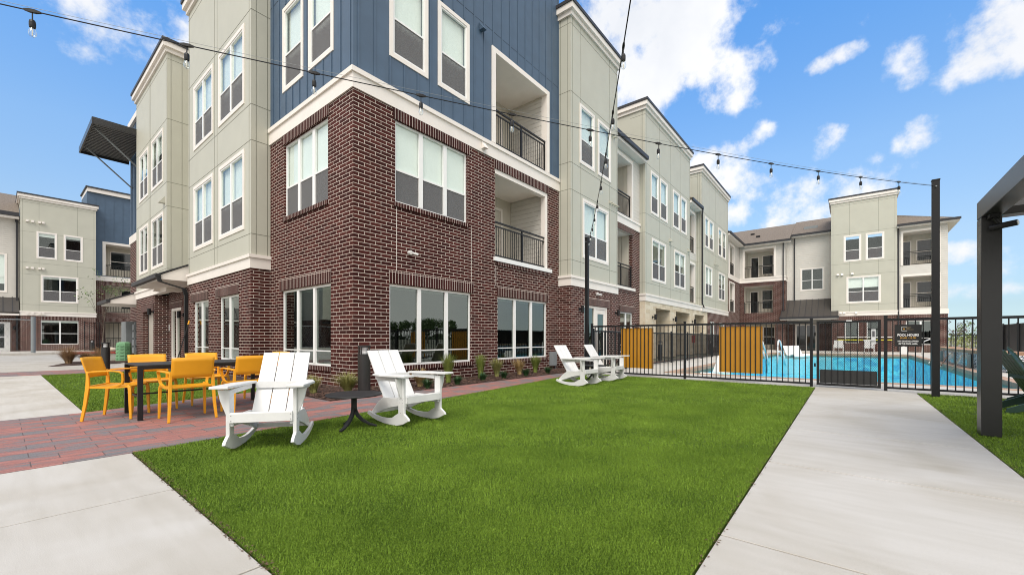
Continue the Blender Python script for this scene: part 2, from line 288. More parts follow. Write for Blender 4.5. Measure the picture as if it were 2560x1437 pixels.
GJ = plain('sage_joint', (.17, .17, .13), .7)
BLUE = plain('navy_board', (.062, .105, .165), .5, .08, 2.5)
CREAM = plain('cream_trim', (.82, .765, .71), .5, .04, 2)
WHITE = plain('white_vinyl', (.83, .83, .82), .35, .02, 3)
SIDE = siding_mat('lap_siding', (.61, .585, .54))
BOARD = siding_mat('vertical_siding', (.60, .56, .48), .3, True)
CAPM = plain('dark_cap_metal', (.035, .035, .04), .45, spec=.35)
BLK = plain('black_metal', (.013, .013, .014), .42, .1, 8, spec=.3)
GRY = plain('grey_metal', (.22, .24, .25), .45, .06, 4)
CNP = plain('canopy_bronze', (.055, .048, .043), .35, .08, 5)
BRONZE = plain('dark_bronze', (.024, .0235, .0235), .30, .08, 5, spec=.5)
GLASS = glass_mat('window_glass', boost=.55); GLASSD = glass_mat('ground_floor_glass', (.42, .50, .46), 1.4, .07)
SCR = screen_mat('insect_screen', (.16, .155, .16), .62)
BLIND = blind_mat('blind_slats')
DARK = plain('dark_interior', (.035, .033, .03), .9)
DOORG = glass_mat('door_glass', (.25, .30, .30), 2.4, .04)
CONC = concrete_mat('concrete'); PAV = paver_mat('clay_pavers'); MULCH = mulch_mat('mulch_chips')
TURFB = turf_mat('turf_base', (.028, .060, .003), (.10, .16, .012), 140)
BLADE = turf_mat('turf_blade', (.036, .093, .004), (.29, .445, .050), 95, .5)
SHING = shingle_mat('shingles')
RKW = plain('white_polymer', (.71, .71, .70), .42, .03, 12, bump=.08, bscale=150)
YEL = plain('yellow_plastic', (.80, .36, .012), .42, .04, 6)
ORG = plain('amber_panel', (.50, .225, .012), .45, .07, 2)
TBL = plain('charcoal_resin', (.022, .023, .024), .5, .1, 12, spec=.35)
GRNC = plain('dark_green_polymer', (.012, .040, .026), .45, .1, 8)
PEDG = plain('utility_green', (.17, .36, .19), .55, .1, 6)
WATER = water_mat('pool_water'); POOLF = pool_mat('pool_plaster'); NAVYT = plain('navy_tile', (.02, .05, .14), .3)
COPE = brick_mat('coping', .30, .5, off=0, c1=(.34, .20, .13), c2=(.46, .30, .20), mortar=(.4, .33, .27), ms=.01)
COPF = plain('coping_stone', (.40, .26, .18), .7, .2, 5)
MOS = mosaic_mat('mosaic_tile')
BULB = glass_mat('bulb_glass', (.93, .95, .97), 2.0, .04); 
# ------------------------------------------------------------------ mesh helpers
WPOS = {}
class MB:
    def __init__(s): s.v = []; s.f = []
    def box(s, x0, x1, y0, y1, z0, z1):
        if x0 > x1: x0, x1 = x1, x0
        if y0 > y1: y0, y1 = y1, y0
        b = len(s.v)
        s.v += [(x0, y0, z0), (x1, y0, z0), (x1, y1, z0), (x0, y1, z0), (x0, y0, z1), (x1, y0, z1), (x1, y1, z1), (x0, y1, z1)]
        s.f += [tuple(b+i for i in q) for q in ((0, 3, 2, 1), (4, 5, 6, 7), (0, 1, 5, 4), (1, 2, 6, 5), (2, 3, 7, 6), (3, 0, 4, 7))]
        return s
    def poly(s, pts):
        b = len(s.v); s.v += [tuple(p) for p in pts]; s.f.append(tuple(range(b, b+len(pts)))); return s
    def prism(s, pts, off):           # planar polygon extruded by vector off
        b = len(s.v); n = len(pts); o = Vector(off)
        s.v += [tuple(p) for p in pts] + [tuple(Vector(p)+o) for p in pts]
        s.f.append(tuple(range(b+n-1, b-1, -1))); s.f.append(tuple(range(b+n, b+2*n)))
        for i in range(n): j = (i+1) % n; s.f.append((b+i, b+j, b+n+j, b+n+i))
        return s
    def cyl(s, p0, p1, r0, r1=None, n=12, cap=True):
        r1 = r0 if r1 is None else r1
        p0, p1 = Vector(p0), Vector(p1); d = (p1-p0).normalized()
        a = d.orthogonal().normalized(); c = d.cross(a); b = len(s.v)
        for p, r in ((p0, r0), (p1, r1)):
            for i in range(n):
                t = 2*math.pi*i/n; s.v.append(tuple(p+a*r*math.cos(t)+c*r*math.sin(t)))
        for i in range(n): j = (i+1) % n; s.f.append((b+i, b+j, b+n+j, b+n+i))
        if cap: s.f.append(tuple(range(b+n-1, b-1, -1))); s.f.append(tuple(range(b+n, b+2*n)))
        return s
    def tube(s, pts, r, n=8):
        for a, b in zip(pts[:-1], pts[1:]): s.cyl(a, b, r, r, n)
        return s
    def lathe(s, c, prof, n=20):      # prof list of (r,z)
        b = len(s.v); c = Vector(c)
        for r, z in prof:
            for i in range(n):
                t = 2*math.pi*i/n; s.v.append((c.x+r*math.cos(t), c.y+r*math.sin(t), c.z+z))
        for k in range(len(prof)-1):
            for i in range(n):
                j = (i+1) % n; s.f.append((b+k*n+i, b+k*n+j, b+(k+1)*n+j, b+(k+1)*n+i))
        s.f.append(tuple(range(b+n-1, b-1, -1))); s.f.append(tuple(range(b+(len(prof)-1)*n, b+len(prof)*n)))
        return s
    def sweep(s, pts, w, h, side=(1, 0, 0)):   # bar with width w along side, thickness h; w may be a list
        pts = [Vector(p) for p in pts]; sd_ = Vector(side).normalized(); b = len(s.v); n = len(pts)
        for i, p in enumerate(pts):
            d = (pts[min(i+1, n-1)]-pts[max(i-1, 0)]).normalized(); u = d.cross(sd_).normalized()
            ww = w[i] if isinstance(w, (list, tuple)) else w; hh = h[i] if isinstance(h, (list, tuple)) else h
            for a, c in ((-1, -1), (1, -1), (1, 1), (-1, 1)): s.v.append(tuple(p+sd_*(a*ww/2)+u*(c*hh/2)))
        for i in range(n-1):
            for k in range(4): j = (k+1) % 4; s.f.append((b+i*4+k, b+i*4+j, b+i*4+4+j, b+i*4+4+k))
        s.f.append((b+3, b+2, b+1, b)); e = b+(n-1)*4; s.f.append((e, e+1, e+2, e+3))
        return s
    def build(s, name, mat, parent=None, local=False, smooth=False, bevel=0):
        me = bpy.data.meshes.new(name)
        if local: org = Vector((0, 0, 0)); loc = org
        else:
            a = np.array(s.v); mn_, mx_ = a.min(0), a.max(0); org = Vector(((mn_[0]+mx_[0])/2, (mn_[1]+mx_[1])/2, mn_[2]))
            loc = org - (WPOS[parent.name] if parent else Vector((0, 0, 0)))
        me.from_pydata([tuple(Vector(v)-org) for v in s.v], [], s.f)
        bm = bmesh.new(); bm.from_mesh(me); bmesh.ops.recalc_face_normals(bm, faces=bm.faces); bm.to_mesh(me); bm.free()
        o = bpy.data.objects.new(name, me); COL.objects.link(o); me.materials.append(mat)
        o.location = loc; WPOS[o.name] = org
        if parent: o.parent = parent
        if smooth:
            for p in me.polygons: p.use_smooth = True
        if bevel:
            md = o.modifiers.new('bevel', 'BEVEL'); md.width = bevel; md.segments = 2; md.limit_method = 'ANGLE'
        return o
def tag(o, label=None, cat=None, group=None, kind=None):
    if label: o['label'] = label
    if cat: o['category'] = cat
    if group: o['group'] = group
    if kind: o['kind'] = kind
    return o
def thing(name, label, cat, loc=(0, 0, 0), rz=0, group=None):
    o = bpy.data.objects.new(name, None); COL.objects.link(o); o.location = loc; o.rotation_euler = (0, 0, rz); o.empty_display_size = .2
    WPOS[o.name] = Vector(loc); return tag(o, label, cat, group)
def kids(o): return [c for c in bpy.data.objects if c.parent == o]
def dup(root, loc, rz=0, label=None, group=None):
    tree = {}
    for c in bpy.data.objects:
        if c.parent: tree.setdefault(c.parent.name, []).append(c)
    def cp(o, par):
        c = o.copy(); COL.objects.link(c)
        if par: c.parent = par
        for k in tree.get(o.name, []): cp(k, c)
        return c
    r = cp(root, None); r.location = loc; r.rotation_euler = (0, 0, rz)
    if label: r['label'] = label
    if group: r['group'] = group
    return r
class Fac:
    """vertical wall plane; kind X: x=c facing -x, runs along y; kind Y: y=c facing -y, runs along x"""
    def __init__(s, kind, c): s.k = kind; s.c = c
    def box(s, mb, s0, s1, z0, z1, o0, o1):
        if s.k == 'X': mb.box(s.c-o1, s.c-o0, s0, s1, z0, z1)
        else: mb.box(s0, s1, s.c-o1, s.c-o0, z0, z1)
        return mb
    def P(s, a, z, o=0): return (s.c-o, a, z) if s.k == 'X' else (a, s.c-o, z)
    def at(s, c): return Fac(s.k, c)
def wall(fac, s0, s1, z0, z1, ops, name, mat, parent, th=.2, o0=None):
    """solid wall with rectangular openings, cut into butted blocks"""
    mb = MB(); ops = [o for o in ops if o[1] > s0 and o[0] < s1 and o[3] > z0 and o[2] < z1]
    cs = sorted({s0, s1, *[min(max(v, s0), s1) for o in ops for v in o[:2]]})
    for a, b in zip(cs[:-1], cs[1:]):
        if b-a < 1e-5: continue
        mid = (a+b)/2; z = z0
        for o in sorted([o for o in ops if o[0] < mid < o[1]], key=lambda q: q[2]):
            if o[2] > z+1e-5: fac.box(mb, a, b, z, min(o[2], z1), -th, 0)
            z = max(z, o[3])
        if z < z1-1e-5: fac.box(mb, a, b, z, z1, -th, 0)
    return mb.build(name, mat, parent)
def window(fac, s0, s1, z0, z1, parent, cols=1, rail=.42, trim=True, blind=1.0, screen=True, glass=None, low=None, fw=.045, mw=.09, name='window'):
    """trimmed window: s0..z1 is the outer edge of the trim; returns the opening"""
    tw = .105 if trim else 0; k = .05 if trim else 0
    a, b, c, d = s0+tw, s1-tw, z0+tw, z1-tw
    fr = MB()
    for (p, q, r_, t_) in ((a, a+fw, c, d), (b-fw, b, c, d), (a+fw, b-fw, c, c+fw), (a+fw, b-fw, d-fw, d)): fac.box(fr, p, q, r_, t_, k-.10, k-.045)
    W = (b-a-2*fw-(cols-1)*mw)/cols; panes = MB(); bl = MB(); zr = c+(d-c)*rail if rail else None; scrs = []
    for i in range(cols):
        p = a+fw+i*(W+mw); q = p+W
        if i < cols-1: fac.box(fr, q, q+mw, c+fw, d-fw, k-.10, k-.035)
        if zr: fac.box(fr, p, q, zr-.022, zr+.022, k-.10, k-.05)
        if low: fac.box(fr, p, q, low-.014, low+.014, k-.10, k-.055)
        if zr:
            fac.box(panes, p, q, zr+.022, d-fw, k-.080, k-.076); fac.box(panes, p, q, c+fw, zr-.022, k-.080, k-.076)
            if screen: scrs.append((p+.010, q-.010, c+fw+.010, zr-.022))
        else: fac.box(panes, p, q, c+fw, d-fw, k-.080, k-.076)
    f = fr.build(name, WHITE, parent)
    panes.build('pane', glass or GLASS, f)
    for (p, q, r_, t_) in scrs:
        sc_ = MB(); fac.box(sc_, p, q, r_, t_, k-.066, k-.064); sc_.build('insect_screen', SCR, f)
    if blind > 0:
        zb = d-(d-c)*blind; fac.box(bl, a+.02, b-.02, zb+.01, d-.01, -.135, -.115); bl.build('blind', BLIND, f)
    if trim:
        tm = MB()
        for (p, q, r_, t_) in ((s0, a, z0, z1), (b, s1, z0, z1), (a, b, z0, c), (a, b, d, z1)): fac.box(tm, p, q, r_, t_, -.045, .022)
        tm.build('window_trim', CREAM, f)
    return (a, b, c, d)
def soldier(fac, s0, s1, z0, z1, parent, o=.018, name='lintel'):
    mb = MB(); fac.box(mb, s0, s1, z0, z1, .0005, o); return mb.build(name, BRS, parent)
def rail_panel(fac, s0, s1, z0, z1, o, parent, name='balcony_railing', pitch=.112):
    mb = MB(); hp = .008 if fac.P(0, 0)[0] < 40 and fac.P(0, 0)[1] < 40 and fac.c < 30 else .014; fac.box(mb, s0, s1, z1-.045, z1, o-.03, o+.03); fac.box(mb, s0, s1, z1-.17, z1-.135, o-.02, o+.02); fac.box(mb, s0, s1, z0+.05, z0+.085, o-.02, o+.02)
    n = max(2, int((s1-s0)/pitch)); st = (s1-s0)/n
    for i in range(1, n): x = s0+i*st; fac.box(mb, x-hp, x+hp, z0+.085, z1-.17, o-hp, o+hp)
    nm = max(1, round((s1-s0)/1.6))
    for i in range(nm+1): x = s0+.02+(s1-s0-.04)*i/nm; fac.box(mb, x-.02, x+.02, z0, z1-.045, o-.0205, o+.0205)
    return mb.build(name, BLK, parent)
def balcony(fac, s0, s1, z0, z1, parent, depth=1.7, trimw=0, door=None, win=None, railo=-.06, blind=0, light=False):
    """recess behind an opening s0..s1 x z0..z1 with floor, ceiling, walls, door, window and railing"""
    mb = MB(); t = .05
    fac.box(mb, s0-t, s1+t, z0-t, z1+t, -depth-t, -depth)
    fac.box(mb, s0-t, s0, z0, z1, -depth, -.2); fac.box(mb, s1, s1+t, z0, z1, -depth, -.2)
    b = mb.build('balcony_wall', BOARD, parent)
    m2 = MB(); fac.box(m2, s0-t, s1+t, z1, z1+t, -depth, -.2); m2.build('balcony_ceiling', CREAM, b); m2 = MB(); fac.box(m2, s0-t, s1+t, z0-t, z0, -depth, -.2); m2.build('balcony_floor', CREAM, b)
    bf = fac.at(fac.c+depth)
    def flat(n, a, c, z_0, z_1, rail=None):
        m3 = MB()
        for (p, q, r_, t_) in ((a-.08, a, z_0, z_1+.08), (c, c+.08, z_0, z_1+.08), (a, c, z_1, z_1+.08)): bf.box(m3, p, q, r_, t_, .0005, .03)
        if rail: bf.box(m3, a, c, rail-.03, rail+.03, .008, .035)
        o = m3.build(n, CREAM, parent); m4 = MB(); bf.box(m4, a, c, z_0, z_1, .0005, .006); m4.build('pane', DOORP, o)
    w_ = s1-s0
    if door: flat('balcony_door', s0+door[0]*w_, s0+door[1]*w_, z0+.03, z0+2.2)
    if win: flat('balcony_window', s0+win[0]*w_, s0+win[1]*w_, z0+win[2], z0+win[3], z0+win[2]+.45*(win[3]-win[2]))
    if trimw:
        tm = MB(); tw = trimw
        for (p, q, r_, t_) in ((s0-tw, s0, z0, z1+tw), (s1, s1+tw, z0, z1+tw), (s0, s1, z1, z1+tw)): fac.box(tm, p, q, r_, t_, .0005, .04)
        for (p, q, r_, t_) in ((s0, s0+.02, z0, z1), (s1-.02, s1, z0, z1), (s0+.02, s1-.02, z1-.02, z1)): fac.box(tm, p, q, r_, t_, -.2, .04)
        tm.build('balcony_trim', CREAM, parent)
    rail_panel(fac, s0+.02, s1-.02, z0, z0+1.12, railo, parent)
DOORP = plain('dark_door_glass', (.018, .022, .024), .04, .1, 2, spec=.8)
def joints(fac, s0, s1, zs, ss, z0, z1, parent, ops=(), w=.012, o=.004):
    mb = MB()
    def hseg(z):
        cuts = [(a-.11, b+.11) for (a, b, c, d) in ops if c-.11 < z < d+.11]; x = s0
        for a, b in sorted(cuts):
            if a > x: fac.box(mb, x, a, z-w/2, z+w/2, .0004, o)
            x = max(x, b)
        if x < s1: fac.box(mb, x, s1, z-w/2, z+w/2, .0004, o)
    def vseg(x):
        cuts = [(c-.11, d+.11) for (a, b, c, d) in ops if a-.11 < x < b+.11]; z = z0
        for c, d in sorted(cuts):
            if c > z: fac.box(mb, x-w/2, x+w/2, z, c, .0004, o+.0007)
            z = max(z, d)
        if z < z1: fac.box(mb, x-w/2, x+w/2, z, z1, .0004, o+.0007)
    for z in zs: hseg(z)
    for x in ss: vseg(x)
    return mb.build('panel_joint', GJ, parent)
ZB0, ZB1 = 3.06, 3.44      # lower belt
ZTOP = 13.5
HZ = (4.02, 6.62, 7.62, 10.25, 12.75)
def tower(kind, c, s0, s1, cmain, parent, wins, gops=(), vert=(), base='brick', back=4.0, gs1=None, side_ops=()):
    """sage panelled tower: brick or stone base, belt, panels, cornice. c = front plane, cmain = plane of the wall it stands before"""
    F = Fac(kind, c); SD = Fac('Y' if kind == 'X' else 'X', s0)     # near side face runs along the depth axis
    wo = [window(F, a, b, z0, z1, parent, cols=n, rail=.42, blind=bl) for (a, b, z0, z1, n, bl) in wins]
    wall(F, s0, s1, ZB1, 13.0, wo, 'panel_wall', GREEN, parent)
    mb = MB(); SD.box(mb, c+.2, cmain+back, ZB1, 13.0, -.2, 0); mb.build('panel_wall', GREEN, parent)
    far = MB(); Fac(SD.k, s1).box(far, c+.2, cmain+back, ZB1, 13.0, 0, .2); far.build('panel_wall', GREEN, parent)
    if base == 'brick':
        wall(F, s0, s1, 0, ZB0, gops, 'brick_wall', BR, parent)
        mb = MB(); SD.box(mb, c+.2, cmain, 0, ZB0, -.2, 0); mb.build('brick_wall', BR, parent)
    bt = MB(); ps = .035
    for (z_0, z_1, p) in ((ZB0, ZB1-.09, .03), (ZB1-.09, ZB1, .07)):
        F.box(bt, s0-p, (gs1 or s1)+p, z_0, z_1, -.2, p); SD.box(bt, c+.2, cmain, z_0, z_1, -.2, p)
    bt.build('belt_course', CREAM, parent)
    joints(F, s0, s1, HZ, [s0+.13, s1-.13]+list(vert), ZB1, 13.0, parent, wo)
    joints(SD, c, cmain+.5, HZ, [c+.13, min(c+.5, cmain-.08)], ZB1, 13.0, parent)
    cp = MB()
    def ring(z_0, z_1, p, m):
        if kind == 'X': m.box(c-p, cmain+back+p, s0-p, s1+p, z_0, z_1)
        else: m.box(s0-p, s1+p, c-p, cmain+back+p, z_0, z_1)
    ring(13.0, 13.17, .07, cp); ring(13.17, 13.38, .16, cp); cp.build('cornice', CREAM, parent)
    dc = MB(); ring(13.38, 13.5, .20, dc); dc.build('roof_cap', CAPM, parent)
    return F, SD, wo
# ================================================================== SETTING
def struct(name, mb, mat): return tag(mb.build(name, mat), kind='structure')
SX0 = -9.0
g = MB(); PX0, PX1, PY0, PY1 = 13.85, 38.0, -3.2, 4.35
for (a, b, c, d) in ((-1500, 1500, 300, 1500), (-1500, 1500, -1500, -300), (-1500, -300, -300, 300), (300, 1500, -300, 300)): g.poly([(a, c, -.05), (b, c, -.05), (b, d, -.05), (a, d, -.05)])
for (a, b, c, d) in ((-300, PX0, -300, 300), (PX1, 300, -300, 300), (PX0, PX1, -300, PY0), (PX0, PX1, PY1, 300)): g.poly([(a, c, -.05), (b, c, -.05), (b, d, -.05), (a, d, -.05)])
struct('ground', g, plain('dry_ground', (.22, .21, .15), .9, .25, .08))
def slabs(xs, ys, z=0, th=.045, gap=.013):
    m = MB()
    for a, b in zip(xs[:-1], xs[1:]):
        for c, d in zip(ys[:-1], ys[1:]): m.box(a+gap/2, b-gap/2, c+gap/2, d-gap/2, z-th, z)
    return m
m = slabs([-9, -4.0, -.9, .81-.0], [-6, -4.3, -2.8, -1.1, .56, 2.21, 3.84, 5.36]); 
m2 = slabs([.81, 2.55, 4.33, 6.1, 7.9, 9.8, 11.68], [-1.09, .56])
m.v, m.f = m.v+m2.v, m.f+[tuple(i+len(m.v) for i in q) for q in m2.f]
tag(m.build('path', CONC, bevel=.004), kind='structure')
m = slabs([-9, -5, -2.2, .80], [8.82, 12.2, 15.6, 18.9]); struct('path', m, CONC)
# far forecourt and drive on the left
m = slabs([-30, -18, -9, -3, 3.6], [21.25, 27.0, 34.0, 42.3]); struct('path', m, concrete_mat('concrete_far', (.44, .42, .39)))
m = MB(); m.box(-30, 12, 42.5, 54.4, -.045, .03); struct('pavement', m, CONC)
def prism_z(pts, z0, z1): 
    m = MB(); m.prism([(x, y, z0) for x, y in pts], (0, 0, z1-z0)); return m
LAWN = [(.82, .57), (11.66, .57), (11.66, 6.60), (10.23, 6.43), (7.5, 6.07), (5.1, 5.80), (3.08, 5.58), (.82, 5.39)]
m = prism_z([(-9, 5.37), (.81, 5.37), (.82, 5.39), (3.08, 5.58), (5.1, 5.80), (7.5, 6.07), (10.23, 6.43), (11.66, 6.60), (46, 6.9), (46, 7.06), (3.66, 7.06), (3.66, 9.62), (2.61, 9.38), (.80, 8.84), (-9, 8.81)], -.045, -.001)
struct('paved_patio', m, PAV)
m = prism_z([(-9, 18.91), (3.66, 18.91), (3.66, 21.24), (-9, 21.24)], -.045, -.002); struct('paved_patio', m, PAV)
TURF2 = [(.81, 8.86), (2.61, 9.40), (3.66, 9.64), (3.66, 18.9), (.81, 18.9)]
RLAWN = [(-1.0, -7.5), (11.66, -7.5), (11.66, -1.10), (-1.0, -1.10)]
for nm_, P_ in (('turf_base', LAWN), ('turf_base', TURF2), ('turf_base', RLAWN)): struct(nm_, prism_z(P_, -.048, -.012), TURFB)
m = prism_z([(3.67, 7.07), (13.2, 7.07), (13.2, 8.45), (4.9, 8.45), (4.9, 12.87), (4.4, 12.87), (4.4, 21.9), (3.67, 21.9)], -.045, -.006)
struct('mulch_bed', m, MULCH)
m = prism_z([(1.2, 24.2), (3.4, 25.2), (4.4, 28.1), (2.2, 28.6)], -.04, .015); struct('mulch_bed', m, MULCH)
m = prism_z([(4.9, 44), (9.5, 44), (9.5, 54.3), (5.2, 54.3)], .031, .05); struct('mulch_bed', m, MULCH)
# loose chips
cm = MB(); rr = random.Random(3)
for i in range(5200):
    x, y = (rr.uniform(3.7, 12.6), rr.uniform(7.1, 8.4)) if i % 4 else (rr.uniform(3.7, 4.85), rr.uniform(7.1, 12.5))
    a = rr.uniform(0, 6.3); l = rr.uniform(.015, .045); wd = rr.uniform(.004, .012); z = rr.uniform(.0, .018); dz_ = rr.uniform(-.01, .012)
    ca, sa = math.cos(a), math.sin(a)
    cm.poly([(x-ca*l-sa*wd, y-sa*l+ca*wd, z), (x-ca*l+sa*wd, y-sa*l-ca*wd, z+.004), (x+ca*l+sa*wd, y+sa*l-ca*wd, z+dz_+.004), (x+ca*l-sa*wd, y+sa*l+ca*wd, z+dz_)])
o = cm.build('mulch_chips', plain('bark_chip', (.115, .062, .043), .9, .8, 30)); tag(o, 'loose dark brown bark chips scattered over the planting bed', 'mulch', kind='stuff')
cm = MB(); rr = random.Random(8)
for i in range(2200):
    if i % 2: x, y = rr.uniform(.79, .85), rr.uniform(.6, 5.4)
    else: x, y = rr.uniform(1.5, 11.5), (rr.uniform(.535, .60) if i % 4 else rr.uniform(-1.13, -1.07))
    a = rr.uniform(0, 6.3); l = rr.uniform(.003, .012); wd = l*rr.uniform(.3, .7); z = rr.uniform(-.006, .004); ca, sa = math.cos(a), math.sin(a)
    cm.poly([(x-ca*l, y-sa*l, z), (x+sa*wd, y-ca*wd, z+.003), (x+ca*l, y+sa*l, z+.002), (x-sa*wd, y+ca*wd, z+.004)])
tag(cm.build('soil_litter', plain('edge_soil', (.12, .075, .045), .95, .6, 40)), 'brown soil crumbs and infill lying along the turf edges', 'soil', kind='stuff')
# pool deck with the pool cut out
m = MB(); e = .28
for (a, b, c, d) in ((11.70, PX0-e, -9, 6.55), (PX0-e, PX1+e, PY1+e, 6.55), (PX0-e, PX1+e, -9, PY0-e), (PX1+e, 46.3, -9, 6.55)): m.box(a, b, c, d, -.045, 0)
struct('pool_deck', m, concrete_mat('pool_deck_concrete', (.54, .515, .48)))
m = MB(); zc = .015
for (a, b, c, d) in ((PX0-e, PX0, PY0-e, PY1+e), (PX1, PX1+e, PY0-e, PY1+e), (PX0, PX1, PY1, PY1+e), (PX0, PX1, PY0-e, PY0)): m.box(a, b, c, d, -.25, zc)
struct('pool_coping', m, COPF)
m = MB(); m.poly([(PX0, PY0, -1.3), (PX1, PY0, -1.3), (PX1, PY1, -1.3), (PX0, PY1, -1.3)])
for (a, b) in (((PX0, PY0), (PX1, PY0)), ((PX1, PY0), (PX1, PY1)), ((PX1, PY1), (PX0, PY1)), ((PX0, PY1), (PX0, PY0))): m.poly([(a[0], a[1], -1.3), (b[0], b[1], -1.3), (b[0], b[1], -.25), (a[0], a[1], -.25)])
struct('pool_basin', m, POOLF)
m = MB(); m.box(13.86, 16.6, -.5, 4.34, -1.29, -.42); m.box(16.6, 17.0, -.5, 4.34, -1.29, -.7); m.box(33.5, 37.9, .8, 4.3, -1.29, -.30); struct('pool_steps', m, plain('pale_plaster', (.55, .78, .82), .6, .1, 2))
m = MB(); m.box(16.62, 16.98, -.5, 4.34, -.70, -.68); m.box(14.2, 17.0, -.62, -.50, -1.29, -.40); struct('pool_tile_band', m, NAVYT)
m = MB(); m.poly([(PX0, PY0, -.11), (PX1, PY0, -.11), (PX1, PY1, -.11), (PX0, PY1, -.11)]); struct('pool_water', m, WATER)
# grass: single blades of the artificial turf, denser near the viewer
def inside(P_, x, y):
    c = np.zeros(len(x), bool); n = len(P_)
    for i in range(n):
        (x1, y1), (x2, y2) = P_[i], P_[(i+1) % n]
        if y1 == y2: continue
        t = ((y1 > y) != (y2 > y)) & (x < (x2-x1)*(y-y1)/(y2-y1)+x1); c ^= t
    return c
def grass(P_, rings, seed, label):
    rs = np.random.RandomState(seed); V = []; xs = [p[0] for p in P_]; ys = [p[1] for p in P_]
    for (d0, d1, dn, wd, h) in rings:
        n = int(dn*(max(xs)-min(xs))*(max(ys)-min(ys)))
        x = rs.uniform(min(xs), max(xs), n); y = rs.uniform(min(ys), max(ys), n)
        dd = x*FW.x+y*FW.y; lat = x*RT.x+y*RT.y
        k = (dd > d0) & (dd <= d1) & (np.abs(lat) < dd*1.9+.8) & inside(P_, x, y); x, y = x[k], y[k]; n = len(x)
        a = rs.uniform(0, 2*np.pi, n); hh = h*rs.uniform(.6, 1.15, n); ln = hh*rs.uniform(.1, .75, n); b = rs.uniform(0, 2*np.pi, n); z0 = -.012
        wx, wy = np.cos(a)*wd/2, np.sin(a)*wd/2; lx, ly = np.cos(b)*ln, np.sin(b)*ln
        t = np.stack([np.stack([x-wx, y-wy, np.full(n, z0)], 1), np.stack([x+wx, y+wy, np.full(n, z0)], 1), np.stack([x+lx, y+ly, z0+hh], 1)], 1)
        V.append(t.reshape(-1, 3))
    V = np.concatenate(V).astype(np.float32); nv = len(V); me = bpy.data.meshes.new('grass'); me.vertices.add(nv); me.vertices.foreach_set('co', V.ravel())
    me.loops.add(nv); me.loops.foreach_set('vertex_index', np.arange(nv, dtype=np.int32)); me.polygons.add(nv//3)
    me.polygons.foreach_set('loop_start', np.arange(0, nv, 3, dtype=np.int32)); me.polygons.foreach_set('loop_total', np.full(nv//3, 3, np.int32)); me.update()
    me.materials.append(BLADE); o = bpy.data.objects.new('grass', me); COL.objects.link(o); tag(o, label, 'grass', kind='stuff'); return nv//3
RG = [(1.2, 2.6, 36000, .0034, .025), (2.6, 4.2, 17000, .0048, .026), (4.2, 7, 6500, .0085, .026), (7, 15, 2300, .014, .025)]
grass(LAWN, RG, 1, 'short bright green artificial turf of the main lawn between the two concrete paths')
grass(TURF2, [(3, 9, 3500, .009, .028), (9, 18, 1000, .016, .026)], 2, 'green turf patch behind the yellow dining chairs')
grass(RLAWN, [(2, 6, 5000, .008, .028), (6, 12, 1800, .013, .026)], 3, 'green turf beyond the right hand path under the dark post')
# ================================================================== MAIN BUILDING
XC, YC = 4.90, 8.45
B = thing('apartment_building', 'three storey apartment building with brick and navy corner beside the lawn', 'building', (XC, YC, 0))
FR = Fac('Y', YC); FL = Fac('X', XC)
def gwin(F, s0, s1, cols, par, z0=.44, z1=2.40, rail=None, low=.80): return window(F, s0, s1, z0, z1, par, cols=cols, rail=rail, trim=False, blind=.06, screen=False, glass=GLASSD, low=low, fw=.05, mw=.11)
# --- right face of the corner block
opsR = []
for (a, b) in ((5.83, 8.58), (9.74, 12.46)):
    opsR.append(gwin(FR, a, b, 3, B)); soldier(FR, a-.02, b+.08, 2.42, 2.72, B); soldier(FR, a-.02, b+.02, .335, .44, B, .045, 'sill')
opsR.append(window(FR, 5.99, 8.42, 4.38, 6.36, B, cols=3, rail=.41, trim=False, blind=1, fw=.05, mw=.12)); soldier(FR, 5.93, 8.50, 6.36, 6.66, B, .03); soldier(FR, 5.95, 8.46, 4.275, 4.38, B, .04, 'sill')
opsR.append((9.62, 12.50, 3.62, 6.34)); soldier(FR, 9.58, 12.56, 6.34, 6.66, B, .03)
wall(FR, XC, 13.26, 0, 6.62, opsR, 'brick_wall', BR, B)
balcony(FR, 9.62, 12.50, 3.62, 6.34, B, door=(.03, .22), win=None, trimw=0)
m = MB(); FR.box(m, 9.55, 12.72, 3.49, 3.62, -.2, .06); m.build('balcony_ledge', WHITE, B); soldier(FR, 9.7, 12.7, 3.38, 3.485, B, .035, 'sill')
m = MB(); FR.box(m, 12.36, 12.5, 3.62, 6.34, -.2, -.005); FR.box(m, 9.62, 12.36, 6.2, 6.34, -.2, -.005); m.build('balcony_trim', CREAM, B)
for s_ in (6.03, 8.58, 9.66):
    m = MB(); FR.box(m, s_-.006, s_+.006, 2.73, 4.27 if s_ < 9 else 3.37, .0004, .003); m.build('control_joint', CREAM, B)
